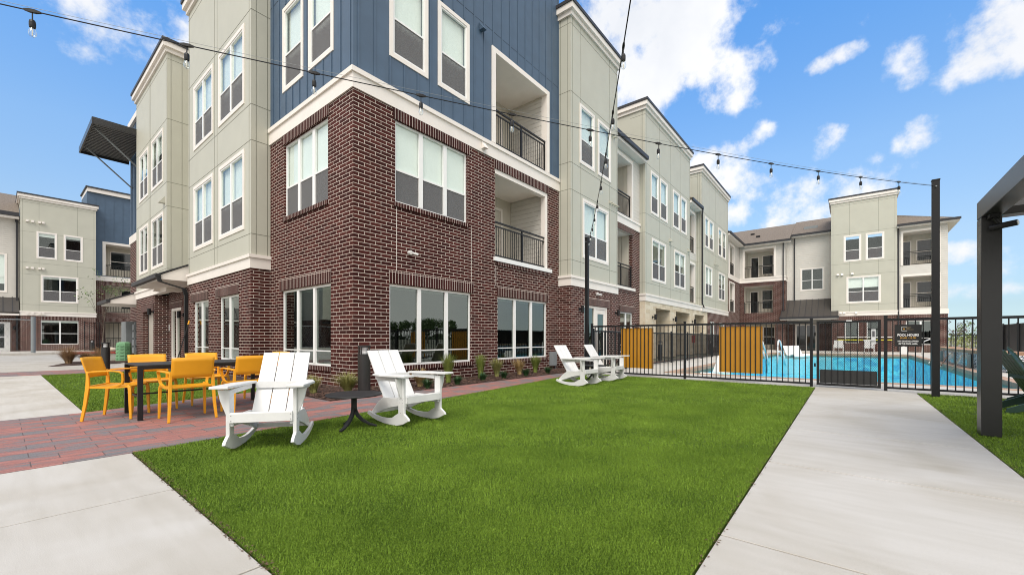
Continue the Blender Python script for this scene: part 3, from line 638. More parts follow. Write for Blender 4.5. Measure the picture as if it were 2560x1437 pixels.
# --- left face
opsL = [gwin(FL, 9.43, 12.11, 3, B)]; soldier(FL, 9.40, 12.25, 2.42, 2.72, B); soldier(FL, 9.42, 12.14, .335, .44, B, .045, 'sill')
opsL.append(window(FL, 9.56, 11.94, 4.38, 6.36, B, cols=3, rail=.41, trim=False, blind=.97, fw=.05, mw=.12)); soldier(FL, 9.50, 12.0, 6.36, 6.66, B, .03); soldier(FL, 9.52, 11.98, 4.275, 4.38, B, .04, 'sill')
wall(FL, YC+.2, 12.87, 0, 6.62, opsL, 'brick_wall', BR, B)
for z_ in (3.62, 7.10):
    bf = Fac('Y', YC+1.7); m = MB(); zt = z_+2.25
    for (p, q, r_, t_) in ((10.72, 10.82, z_, zt+.1), (11.86, 11.96, z_, zt+.1), (10.82, 11.86, zt, zt+.1)): bf.box(m, p, q, r_, t_, .0005, .03)
    d0_ = m.build('storage_door', CREAM, B); m = MB(); bf.box(m, 10.83, 11.85, z_+.01, zt-.01, .0005, .012); m.build('door_leaf', plain('storage_door_paint', (.56, .52, .45), .5), d0_)
    m = MB(); m.cyl((10.93, YC+1.688, z_+1.0), (10.93, YC+1.62, z_+1.0), .03, n=10); m.cyl((10.93, YC+1.688, z_+1.13), (10.93, YC+1.65, z_+1.13), .028, n=10); m.build('door_knob', CAPM, d0_)
    s1_ = 12.50 if z_ < 5 else 12.44; m = MB(); m.box(s1_-.03, s1_-.001, YC+.2, YC+1.69, z_, z_+2.7); m.build('siding_cheek', SIDE, B)
# --- belt around the corner
for (z0, z1, p) in ((6.62, 6.95, .034), (6.95, 7.06, .075)):
    m = MB(); FR.box(m, XC-p, 13.34, z0, z1, -.2, p); FL.box(m, YC+.2, 12.95, z0, z1, -.2, p); m.build('belt_course', CREAM, B)
# --- navy third floor
o3 = [window(FR, 5.82, 6.99, 7.81, 10.09, B, 1, .42), window(FR, 7.32, 8.50, 7.81, 10.09, B, 1, .42)]
o3.append((9.60, 12.44, 7.10, 9.90))
wall(FR, XC, 13.26, 7.06, 15.2, o3, 'board_wall', BLUE, B)
balcony(FR, 9.60, 12.44, 7.10, 9.90, B, door=(.03, .22), trimw=.14)
o3l = [window(FL, 9.29, 10.53, 7.80, 10.09, B, 1, .42, blind=.97), window(FL, 10.82, 12.03, 7.80, 10.09, B, 1, .42)]
wall(FL, YC+.2, 12.87, 7.06, 15.2, o3l, 'board_wall', BLUE, B)
def battens(F, s0, s1, z0, z1, ops, pitch=.41):
    mb = MB(); n = int((s1-s0)/pitch)
    for i in range(n+1):
        x = s0+.12+i*pitch
        if x > s1-.03: break
        z = z0
        for c, d in sorted([(c-.13, d+.16) for (a, b, c, d) in ops if a-.16 < x < b+.16]):
            if c > z: F.box(mb, x-.022, x+.022, z, c, .0004, .02)
            z = max(z, d)
        if z < z1: F.box(mb, x-.022, x+.022, z, z1, .0004, .02)
    mb.build('batten', BLUE, B)
battens(FR, XC, 13.26, 7.06, 15.1, o3); battens(FL, YC, 12.87, 7.06, 15.1, o3l)
m = MB(); FR.box(m, XC, 13.26, 10.50, 10.512, .0004, .004); FL.box(m, YC, 12.87, 10.50, 10.512, .0004, .004); m.build('panel_joint', plain('navy_joint', (.02, .03, .05), .6), B)
# --- roof deck and dark core that the rooms back onto
m = MB(); m.box(XC+.2, 13.3, YC+.2, 16, 14.9, 15.1); m.build('roof_deck', CAPM, B)
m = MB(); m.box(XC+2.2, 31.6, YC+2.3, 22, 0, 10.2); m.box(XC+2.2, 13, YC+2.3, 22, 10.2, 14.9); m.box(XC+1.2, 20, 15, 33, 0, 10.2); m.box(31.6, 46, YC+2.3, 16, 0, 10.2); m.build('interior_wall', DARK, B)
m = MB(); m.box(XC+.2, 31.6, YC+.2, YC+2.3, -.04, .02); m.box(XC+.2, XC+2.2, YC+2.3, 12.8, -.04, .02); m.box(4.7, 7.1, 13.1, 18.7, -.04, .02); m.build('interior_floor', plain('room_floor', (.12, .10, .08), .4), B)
# --- towers
W3 = (7.79, 10.07); W2 = (4.21, 6.50)
# L1
gl1 = [gwin(Fac('X', 4.40), 13.79, 15.49, 2, B), gwin(Fac('X', 4.40), 16.57, 18.24, 2, B)]
F1, S1, _ = tower('X', 4.40, 12.87, 18.88, 4.9, B, [(13.35, 15.55, *W3, 2, 1), (16.09, 18.21, *W3, 2, 1), (13.35, 15.50, *W2, 2, 1), (16.09, 18.21, *W2, 2, 1)], gl1, (15.7, 15.95))
for a, b in ((13.81, 15.83), (16.62, 18.61)): soldier(F1, a, b, 2.42, 2.72, B); soldier(F1, a, b-.1, .335, .44, B, .045, 'sill')
# recess behind L1 and ground floor door under the canopy
FD = Fac('X', 4.9)
wall(FD, 18.88, 24.2, 0, 3.3, [(22.15, 23.85, 0, 2.45)], 'brick_wall', BR, B)
soldier(FD, 21.95, 24.05, 2.47, 2.78, B)
m = MB(); FD.box(m, 22.15, 22.27, 0, 2.45, -.12, -.03); FD.box(m, 23.73, 23.85, 0, 2.45, -.12, -.03); FD.box(m, 22.27, 23.73, 2.33, 2.45, -.12, -.03); FD.box(m, 22.95, 23.05, 0, 2.33, -.12, -.03); FD.box(m, 22.27, 22.95, 0, .25, -.12, -.03); FD.box(m, 23.05, 23.73, 0, .25, -.12, -.03)
d_ = m.build('entrance_door', CREAM, B); m = MB(); FD.box(m, 22.27, 22.95, .25, 2.33, -.08, -.076); FD.box(m, 23.05, 23.73, .25, 2.33, -.08, -.076); m.build('pane', GLASSD, d_)
m = MB(); m.box(5.15, 5.3, 18.88, 22.0, 3.3, 13.0); m.build('panel_wall', GREEN, B)
# L2: overhangs the recess, base opening at its far end
F2, S2, _ = tower('X', 4.40, 22.0, 28.1, 5.2, B, [(22.66, 24.77, *W3, 2, .35), (25.42, 27.36, *W3, 2, .4), (22.60, 24.77, *W2, 2, .0), (25.42, 27.30, *W2, 2, .1)], (), (24.95, 25.25), base='none')
wall(F2, 24.2, 28.1, 0, ZB0, [(24.45, 26.60, 0, 2.35)], 'brick_wall', BR, B); soldier(F2, 24.3, 26.9, 2.37, 2.68, B)
m = MB(); m.box(4.62, 4.66, 24.3, 26.8, 0, 2.5); m.build('service_door', plain('taupe_door', (.42, .38, .33), .6), B)
m = MB(); m.box(4.6, 4.9, 24.2, 24.4, 0, 3.06); m.build('brick_wall', BR, B)
# block 3 beyond L2
F3 = Fac('X', 4.9)
wall(F3, 28.1, 33.0, 0, 6.62, [(28.5, 30.3, 4.38, 6.3)], 'brick_wall', BR, B); wall(F3, 28.1, 33.0, 7.06, 13.4, [], 'board_wall', BLUE, B)
window(F3, 28.5, 30.3, 4.38, 6.3, B, 2, .42, trim=False, blind=.3)
for z0, z1, p in ((6.62, 7.06, .05), (13.4, 13.7, .12)): m = MB(); F3.box(m, 28.1, 33.05, z0, z1, -.2, p); m.build('belt_course', CREAM, B)
battens(F3, 28.1, 33.0, 7.06, 13.3, [])
m = MB(); m.box(5.1, 9, 32.8, 33.0, 0, 13.4); m.build('brick_wall', BR, B)
# awning high on the navy wall
aw = MB(); aw.box(2.86, 4.86, 28.13, 33.2, 11.62, 11.66)
for y in np.arange(28.25, 33.1, .24): aw.box(2.9, 4.86, y, y+.11, 11.55, 11.62)
A_ = aw.build('awning', plain('awning_steel', (.13, .13, .13), .35), B)
m = MB(); m.box(2.80, 2.86, 28.10, 33.25, 11.42, 11.72); m.box(2.86, 4.88, 28.08, 28.13, 11.42, 11.72); m.box(2.86, 4.88, 33.2, 33.25, 11.42, 11.72); m.build('awning_edge', BRONZE, A_)
for y in (29.0, 32.3):
    m = MB(); m.sweep([(2.98, y, 11.56), (4.88, y, 9.8)], .06, .06, (0, 1, 0)); m.build('awning_strut', GRY, A_)
# entrance canopies
def canopy(y0, y1, x0, x1, ze, zw):
    m = MB(); m.prism([(x0, y0, ze), (x1, y0, zw), (x1, y0, zw+.05), (x0, y0, ze+.05)], (0, y1-y0, 0)); c_ = m.build('entrance_canopy', CAPM, B)
    m = MB(); m.prism([(x0+.06, y0+.04, ze-.16), (x1, y0+.04, ze-.16), (x1, y0+.04, zw-.002), (x0+.06, y0+.04, ze-.002)], (0, y1-y0-.08, 0)); m.build('canopy_soffit', CREAM, c_)
    m = MB(); m.box(x0-.1, x0+.04, y0-.02, y1+.02, ze-.12, ze+.03); m.build('gutter', CAPM, c_)
canopy(19.0, 23.3, 3.58, 4.9, 3.38, 4.05); canopy(28.2, 31.2, 3.4, 4.9, 3.0, 3.62)
def pipe(pts, name='downspout', r=.045, mat=None, par=B):
    m = MB()
    for a, b in zip(pts[:-1], pts[1:]): m.sweep([a, b], r*2, r*1.5, (0, 1, 0) if abs(Vector(b)[1]-Vector(a)[1]) < 1e-6 else (1, 0, 0))
    return m.build(name, mat or CAPM, par)
pipe([(3.52, 18.97, 3.34), (3.60, 18.95, 3.12), (4.28, 18.93, 2.92), (4.33, 18.92, 2.7), (4.33, 18.92, .05)], r=.062, mat=BLK)
# R1
F = Fac('Y', 7.93); gr1 = [(14.27, 16.29, 0, 2.40)]
F4, S4, _ = tower('Y', 7.93, 13.26, 17.26, YC, B, [(13.91, 15.10, *W3, 1, 1), (15.39, 16.58, *W3, 1, 1), (14.14, 16.34, *W2, 2, 1)], gr1, (14.0, 16.45))
soldier(F4, 14.25, 16.46, 2.42, 2.72, B)
m = MB()
for (a, b, c, d) in ((14.27, 14.33, 0, 2.4), (15.15, 15.27, 0, 2.4), (16.2, 16.29, 0, 2.4), (14.33, 15.15, 2.32, 2.4), (15.27, 16.2, 2.3, 2.4), (14.33, 15.15, 0, .06)): F4.box(m, a, b, c, d, -.12, -.03)
gf = m.build('glazed_entrance', CREAM, B)
m = MB(); F4.box(m, 14.33, 15.15, .06, 2.32, -.08, -.076); F4.box(m, 15.47, 16.0, .28, 2.1, -.075, -.070); m.build('pane', GLASSD, gf)
m = MB()
for (a, b, c, d) in ((15.28, 15.46, .01, 2.29), (16.01, 16.19, .01, 2.29), (15.46, 16.01, .01, .27), (15.46, 16.01, 2.11, 2.29)): F4.box(m, a, b, c, d, -.10, -.05)
dr_ = m.build('door', CREAM, gf); 
# bay 1
FB = FR
wall(FB, 17.26, 21.08, 0, 6.62, [(18.70, 20.15, .44, 2.38), (17.6, 20.15, 3.62, 6.34)], 'brick_wall', BR, B)
gwin(FB, 18.70, 20.15, 2, B, z1=2.38); soldier(FB, 18.6, 20.4, 2.40, 2.70, B); soldier(FB, 17.5, 20.3, 6.34, 6.66, B, .03); soldier(FB, 17.5, 20.45, 3.38, 3.49, B, .035, 'sill')
m = MB(); FB.box(m, 17.5, 20.4, 3.49, 3.62, -.2, .06); m.build('balcony_ledge', CREAM, B)
balcony(FB, 17.6, 20.15, 3.62, 6.34, B, win=(.3, .9, .5, 2.2)); 
for (z0, z1, p) in ((6.62, 6.95, .034), (6.95, 7.06, .075)):
    m = MB(); FB.box(m, 17.26, 21.08, z0, z1, -.2, p); m.build('belt_course', CREAM, B)
wall(FB, 17.26, 21.08, 7.06, 10.3, [(17.6, 20.0, 7.10, 9.85)], 'siding_wall', SIDE, B); balcony(FB, 17.6, 20.0, 7.10, 9.85, B, trimw=.16, win=(.3, .9, .5, 2.2))
def roofbay(x0, x1, yf, ze, yb=14.5):
    zt = ze+(yb-yf)*.42; m = MB(); m.prism([(x0, yf, ze), (x0, yb, zt), (x0, yb, zt+.12), (x0, yf, ze+.12)], (x1-x0, 0, 0)); r_ = m.build('roof', SHING, B)
    m = MB(); m.box(x0, x1, yf-.08, yf+.03, ze-.05, ze+.13); m.build('gutter', CAPM, r_); m = MB(); m.box(x0, x1, yf+.03, YC, ze-.18, ze-.03); m.build('soffit', CREAM, r_)
roofbay(17.28, 21.06, 8.02, 10.35)
# R2
F5, S5, _ = tower('Y', 8.15, 21.08, 28.95, YC, B, [(21.86, 23.05, *W3, 1, 1), (23.29, 24.50, *W3, 1, 1), (25.48, 26.74, *W3, 1, 1), (26.98, 28.19, *W3, 1, 1), (22.01, 24.23, *W2, 2, .1), (25.73, 27.93, *W2, 2, .35)], (), (23.17, 25.0, 26.86), base='none', gs1=33.4)
so_ = [(22.6, 25.0, 0, 2.76), (26.03, 28.9, 0, 2.76), (30.03, 32.4, 0, 2.76)]
wall(F5, 21.08, 33.4, 0, 3.06, so_, 'stone_wall', STONE, B, th=.55); m = MB(); m.box(21.08, 21.3, 8.7, 8.9, 0, 3.06); m.build('stone_wall', STONE, B)
for a, b in ((22.6, 25.0), (26.03, 28.9), (30.03, 32.4)): m = MB(); m.box(a-.4, b+.4, 10.6, 10.7, 0, 2.9); m.build('passage_wall', BR, B)
m = MB(); m.box(22.1, 32.9, 8.7, 10.6, 2.78, 2.9); m.build('passage_ceiling', CREAM, B)
for a in (25.0, 28.9, 32.4): m = MB(); m.box(a+.02, a+.45, 8.7, 10.6, 0, 2.78); m.build('passage_pier', STONE, B)
# bay 2
wall(FB, 28.95, 31.6, 3.44, 6.62, [(29.3, 31.05, 3.62, 6.3)], 'panel_wall', GREEN, B); wall(FB, 28.95, 31.6, 6.62, 10.3, [(29.3, 31.05, 7.10, 9.85)], 'siding_wall', SIDE, B)
balcony(FB, 29.3, 31.05, 3.62, 6.3, B, trimw=.14, win=(.3, .9, .5, 2.2)); balcony(FB, 29.3, 31.05, 7.1, 9.85, B, trimw=.14, win=(.3, .9, .5, 2.2))
roofbay(28.97, 31.58, 8.02, 10.35)
pipe([(31.50, 7.98, 10.3), (31.50, 8.02, 9.9), (31.50, 8.02, 3.6), (31.85, 7.98, 3.3)])
# R3
F6, S6, _ = tower('Y', 8.10, 31.6, 40.05, YC, B, [(32.46, 33.55, *W3, 1, 1), (33.75, 34.98, *W3, 1, 1), (36.52, 37.75, *W3, 1, .3), (38.0, 39.22, *W3, 1, .3), (32.56, 34.59, *W2, 2, .8), (36.64, 38.9, *W2, 2, .2)], (), (33.65, 35.7), base='none')
wall(F6, 33.42, 40.05, 0, 3.06, [(33.9, 35.4, .44, 2.4), (36.9, 38.6, .44, 2.4)], 'brick_wall', BR, B); gwin(F6, 33.9, 35.4, 2, B); gwin(F6, 36.9, 38.6, 2, B)
pipe([(40.2, 8.25, 10.2), (40.2, 8.25, 3.4), (40.6, 8.25, 3.0), (40.6, 8.25, .1)])
# W0 inner corner bay
wall(FB, 40.05, 46.9, 0, 6.62, [(42.4, 44.4, 3.62, 6.3)], 'brick_wall', BR, B); wall(FB, 40.05, 46.9, 6.62, 10.3, [(42.4, 44.4, 7.1, 9.8)], 'siding_wall', SIDE, B)
balcony(FB, 42.4, 44.4, 3.62, 6.3, B, trimw=.1, win=(.3, .8, .5, 2.2)); balcony(FB, 42.4, 44.4, 7.1, 9.8, B, trimw=.14, win=(.3, .8, .5, 2.2))
m = MB(); FB.box(m, 40.1, 46.86, 6.62, 7.04, .0005, .05); m.build('belt_course', CREAM, B)
roofbay(40.1, 46.4, 7.95, 10.35, 13.0)
# ================================================================== WING AT THE FAR END OF THE POOL
Wg = thing('apartment_building', 'cream and sage wing with brown shingle roof across the far end of the pool', 'building', (46.9, 2.0, 0))
Bm, B = B, Wg
X1, X2, X3 = 46.9, 48.3, 46.6
G1 = Fac('X', X1); G2 = Fac('X', X2)
wall(G1, 4.57, 8.44, 0, 6.62, [(5.55, 8.04, 3.62, 6.25), (5.4, 7.9, 0, 2.5)], 'brick_wall', BR, B)
soldier(G1, 5.4, 8.2, 6.27, 6.6, B, .03)
balcony(G1, 5.55, 8.04, 3.62, 6.25, B, door=(.62, .86), win=(.12, .45, .5, 2.3)); balcony(G1, 5.4, 7.9, .02, 2.5, B, door=(.55, .8), win=(.1, .45, .5, 2.2))
for (z0, z1, p) in ((6.62, 6.95, .034), (6.95, 7.06, .075)):
    m = MB(); G1.box(m, 4.57-p, 8.44, z0, z1, -.2, p); m.box(X1+.2, X2, 4.57-p, 4.57, z0, z1); m.build('belt_course', CREAM, B)
wall(G1, 4.57, 8.44, 7.06, 10.3, [(5.48, 8.0, 7.1, 9.85)], 'siding_wall', SIDE, B); balcony(G1, 5.48, 8.0, 7.1, 9.85, B, trimw=.16, door=(.62, .86), win=(.12, .45, .5, 2.3))
m = MB(); m.box(X1+.2, X2+.2, 4.57, 4.77, 0, 6.62); m.build('brick_wall', BR, B); m = MB(); m.box(X1+.2, X2+.2, 4.57, 4.77, 7.06, 10.35); m.build('siding_wall', SIDE, B)
w2 = window(G2, 1.65, 3.5, 5.62, 7.78, B, 2, .45, blind=.0, screen=False)
wall(G2, 1.11, 4.57, 2.5, 11.0, [w2], 'siding_wall', SIDE, B)
wall(G2, 1.11, 4.57, 0, 2.5, [(2.2, 3.9, 0, 2.45)], 'brick_wall', BR, B)
m = MB(); G2.box(m, 2.2, 2.32, 0, 2.45, -.12, .0); G2.box(m, 3.78, 3.9, 0, 2.45, -.12, 0); G2.box(m, 2.32, 3.78, 2.33, 2.45, -.12, 0); G2.box(m, 2.98, 3.1, 0, 2.33, -.12, 0)
d_ = m.build('double_door', CREAM, B); m = MB(); G2.box(m, 2.32, 2.98, 0.02, 2.33, -.08, -.07); G2.box(m, 3.1, 3.78, .02, 2.33, -.08, -.07); m.build('pane', DOORP, d_)
# seamed metal canopy
m = MB(); m.prism([(46.0, .60, 3.02), (X2, .60, 4.72), (X2, .60, 4.80), (46.0, .60, 3.10)], (0, 4.3, 0)); cn = m.build('metal_canopy', CNP, B)
m = MB()
for y in np.arange(.68, 4.9, .46): m.prism([(46.0, y, 3.102), (X2, y, 4.802), (X2, y, 4.84), (46.0, y, 3.14)], (0, .03, 0))
m.box(45.9, 46.0, .55, 4.95, 2.9, 3.08); m.build('standing_seam', CAPM, cn)
m = MB(); m.box(46.02, 46.1, .6, 4.9, 2.80, 2.93); m.box(46.02, X2, .6, .66, 2.8, 2.93); m.build('canopy_fascia', CREAM, cn)
# sage tower
gw = [gwin(Fac('X', X3), -.78, .16, 1, B, z0=.72, z1=2.62, low=1.2), gwin(Fac('X', X3), -2.15, -1.30, 1, B, z0=.72, z1=2.62, low=1.2)]
tower('X', X3, -3.20, 1.11, X1, B, [(-.94, .25, *W3, 1, .0), (-2.42, -1.22, *W3, 1, .0), (-2.2, .06, 4.16, 6.46, 2, .42)], gw, (-2.05, -.15))
# end bay
wall(G1, -6.16, -3.2, 3.44, 10.35, [(-5.61, -3.57, 3.62, 6.2), (-5.61, -3.57, 7.1, 9.82)], 'siding_wall', SIDE, B)
balcony(G1, -5.61, -3.57, 3.62, 6.2, B, trimw=.14, door=(.72, .97), win=(.05, .5, .55, 2.2)); balcony(G1, -5.61, -3.57, 7.1, 9.82, B, trimw=.14, door=(.72, .97), win=(.05, .5, .55, 2.2))
m = MB(); G1.box(m, -6.2, -3.2, 3.06, 3.44, -.2, .04); m.build('belt_course', CREAM, B)
wall(G1, -6.16, -3.2, 0, 3.06, [(-5.5, -3.75, .6, 2.55)], 'brick_wall', BR, B); gwin(G1, -5.5, -3.75, 2, B, z0=.6, z1=2.55, low=1.15)
m = MB(); m.box(X1+.2, 58, -6.16, -5.96, 0, 10.35); m.build('siding_wall', SIDE, B)
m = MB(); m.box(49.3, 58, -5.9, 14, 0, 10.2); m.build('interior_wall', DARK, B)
pipe([(46.78, 4.72, 10.25), (46.78, 4.72, 3.0)], par=B); pipe([(48.18, 3.95, 10.7), (48.18, 3.95, 4.8)], par=B); pipe([(46.78, -3.30, 10.3), (46.78, -3.30, .1)], par=B)
# roof planes with eaves
m = MB(); xe, xr, ze, zr = 46.4, 52.6, 10.38, 13.15
m.poly([(xe, 7.95, ze), (xe, 4.2, ze), (xr, 4.2, zr), (xr, 13.5, zr)]); m.poly([(xe, 7.95, ze), (xr, 13.5, zr), (40, 13.5, zr), (40, 7.95, ze)])
m.poly([(47.8, 4.2, 10.98), (47.8, 1.1, 10.98), (xr+.6, 1.1, zr+.25), (xr+.6, 4.2, zr+.25)]); m.poly([(xr, 13.5, zr), (xr, 4.2, zr), (58.5, 4.2, ze), (58.5, 13.5, ze)])
m.poly([(xe, -3.2, ze+.03), (xe, -6.75, ze+.03), (xr, -1.0, zr), (xr, 1.1, zr), (50.0, -3.2, 11.9)]); m.poly([(xe, -6.75, ze+.03), (58.5, -6.75, ze+.03), (xr, -1.0, zr)]); m.poly([(47.8, 4.2, 10.98), (xr, 4.2, zr), (xr+.6, 4.2, zr+.25)])
rf = m.build('roof', SHING, B)
for (a, b, z) in ((4.1, 7.95, ze), (1.1, 4.15, 10.98), (-6.8, -3.2, ze+.03)):
    m = MB(); x = xe if z < 10.9 else 47.8; m.box(x-.10, x+.03, a, b, z-.12, z+.05); m.build('gutter', CAPM, rf)
for (a, b, z, x, x2) in ((4.15, 7.95, ze, xe, X1), (1.12, 4.15, 10.98, 47.8, X2), (-6.75, -3.2, ze+.03, xe, X1)): m = MB(); m.box(x+.03, x2, a, b, z-.22, z-.06); m.build('soffit', CREAM, rf)
m = MB(); m.box(X1, 58.4, -6.75, -6.16, ze-.19, ze-.03); m.build('soffit', CREAM, rf)
for (x, y, z) in ((48.6, 6.9, 11.45), (50.0, 7.6, 12.05)):
    m = MB(); m.box(x, x+.3, y, y+.35, z-.1, z+.12); m.build('roof_vent', BLK, rf)
m = MB(); m.box(49.5, 50.1, 2.2, 3.3, 11.75, 12.0); m.build('roof_vent', GRY, rf)
# ================================================================== FAR LEFT BUILDING
LB = thing('apartment_building', 'distant sage, navy and brick apartment building seen at the left edge past the forecourt', 'building', (4, 54.5, 0)); B = LB
Yl = 54.5; H0 = Fac('Y', Yl); H1 = Fac('Y', Yl+1.0)
gl = window(H0, 2.30, 4.57, .60, 2.70, B, 2, .45, trim=False, blind=.1, screen=False); soldier(H0, 2.3, 4.6, 2.72, 3.04, B)
tower('Y', Yl, 1.15, 5.70, Yl+1, B, [(2.05, 3.26, 8.05, 10.37, 1, .15), (3.65, 4.85, 8.05, 10.37, 1, .1), (2.30, 4.57, 4.27, 6.62, 2, .1)], [gl], (2.2, 4.5))
wall(H1, 5.70, 14, 7.06, 14.9, [(6.45, 9.2, 7.12, 10.2)], 'board_wall', BLUE, B); battens(H1, 5.70, 14, 7.06, 14.5, [(6.45, 9.2, 7.12, 10.2)], .62)
m = MB(); H1.box(m, 5.2, 14.2, 14.9, 15.25, -4, .2); m.build('cornice', CREAM, B); m = MB(); H1.box(m, 5.7, 14, 6.62, 7.06, -.2, .06); m.build('belt_course', CREAM, B); m = MB(); H1.box(m, 5.1, 14.2, 15.25, 15.38, -4, .28); m.build('roof_cap', CAPM, B)
m = MB(); m.box(5.2, 5.7, Yl+1, Yl+5, 13.0, 14.9); m.build('board_wall', BLUE, B)
balcony(H1, 6.45, 9.2, 7.12, 10.2, B, trimw=.2, win=(.22, .9, .9, 2.6))
wall(H1, 5.70, 14, 0, 6.62, [(6.45, 9.2, 3.62, 6.2), (6.45, 9.2, 0, 2.7)], 'brick_wall', BR, B); soldier(H1, 6.4, 9.3, 6.22, 6.6, B, .03); soldier(H1, 6.4, 9.3, 2.72, 3.05, B, .03)
balcony(H1, 6.45, 9.2, 3.62, 6.2, B, win=(.5, .95, .5, 2.3)); balcony(H1, 6.45, 9.2, .05, 2.7, B, win=(.5, .95, .1, 2.3))
H2 = Fac('Y', Yl+.9)
ww = window(H2, -1.3, .45, 5.0, 8.3, B, 1, .4, blind=.8, screen=False)
wall(H2, -14, 1.15, 4.2, 11.6, [ww], 'siding_wall', SIDE, B)
wall(H2, -14, 1.15, 0, 3.4, [(-1.8, .62, 0, 2.5)], 'brick_wall', BR, B); soldier(H2, -2, .8, 2.52, 2.85, B)
m = MB(); H2.box(m, -1.8, -1.62, 0, 2.5, -.1, -.02); H2.box(m, .3, .62, 0, 2.5, -.1, -.02); H2.box(m, -1.62, .3, 2.35, 2.5, -.1, -.02); H2.box(m, -1.62, .3, 0, .3, -.1, -.02); H2.box(m, -1.62, .3, 1.2, 1.27, -.1, -.02)
d_ = m.build('glazed_door', WHITE, B); m = MB(); H2.box(m, -1.62, .3, .3, 2.35, -.08, -.075); m.build('pane', DOORP, d_)
m = MB(); m.prism([(-14, Yl-.1, 3.25), (-14, Yl+.9, 4.5), (-14, Yl+.9, 4.6), (-14, Yl-.1, 3.35)], (15.1, 0, 0)); cn = m.build('metal_canopy', CNP, B)
m = MB(); [m.prism([(x, Yl-.1, 3.352), (x, Yl+.9, 4.602), (x, Yl+.9, 4.66), (x, Yl-.1, 3.41)], (.05, 0, 0)) for x in np.arange(-13.8, 1.0, .5)]; m.build('standing_seam', CAPM, cn)
m = MB(); m.box(-14, 1.1, Yl-.1, Yl+.9, 3.05, 3.2); m.build('canopy_fascia', CREAM, cn)
m = MB(); m.prism([(-14, Yl+.2, 11.6), (-14, Yl+7, 14.6), (-14, Yl+7, 14.7), (-14, Yl+.2, 11.72)], (15.1, 0, 0)); rf = m.build('roof', SHING, B)
m = MB(); m.box(-14, 1.1, Yl+.1, Yl+.25, 11.45, 11.75); m.build('gutter', CAPM, rf); m = MB(); m.box(-14, 1.1, Yl+.25, Yl+.9, 11.25, 11.44); m.build('soffit', CREAM, rf)
pipe([(.9, Yl+.6, 11.5), (.98, Yl+.75, 11.0), (.98, Yl+.75, .1)], r=.08, par=B)
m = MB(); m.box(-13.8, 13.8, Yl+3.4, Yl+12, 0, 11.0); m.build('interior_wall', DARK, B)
for (z) in (11.15, 7.15, 3.25):
    for x in (1.45, 1.75, 2.15, 2.36):
        m = MB(); H0.box(m, x, x+.15, z-.08, z+.08, .0005 if z > 3.5 else .075, .16); m.build('vent_hood', CREAM, B)
B = Bm
# vents and small wall fittings of the near building
def hood(F, s, z, mat, w=.13, h=.2, d=.14, o=0, par=None):
    m = MB(); a = [F.P(s-w/2, z-h/2, o+.001), F.P(s-w/2, z+h/2, o+.001), F.P(s-w/2, z-h/2, o+d)]
    m.prism(a, Vector(F.P(s+w/2, 0))-Vector(F.P(s-w/2, 0))); m.build('vent_hood', mat, par or B)
hood(FR, 8.98, 10.3, BLUE, .15, .22, .16, .02); hood(FR, 9.05, 6.83, CREAM, .15, .22, .15, .034); hood(Fac('X', 4.4), 22.45, 6.95, GREEN, .2, .3, .2); hood(Fac('X', 4.4), 23.1, 3.28, CREAM, .25, .3, .22, .03)
for i in range(4): hood(F4, 16.2+.22*i+.3, 6.95, GREEN, .10, .12, .14)
for i in range(2): hood(F4, 16.68+.22*i, 9.9, GREEN, .10, .12, .14)
hood(F5, 24.9, 6.9, GREEN, .2, .2, .2); hood(F5, 28.5, 6.9, GREEN, .2, .2, .2)
for i in range(4): hood(F6, 35.2+.3*i, 6.95, GREEN, .12, .12, .16)
for y, z in ((-.35, 6.62), (.35, 6.62), (.65, 6.62), (-.6, 3.25), (.2, 3.25), (.45, 3.25)): hood(Fac('X', X3), y, z+.1, CREAM, .16, .16, .15, .04 if z < 4 else 0, Wg)
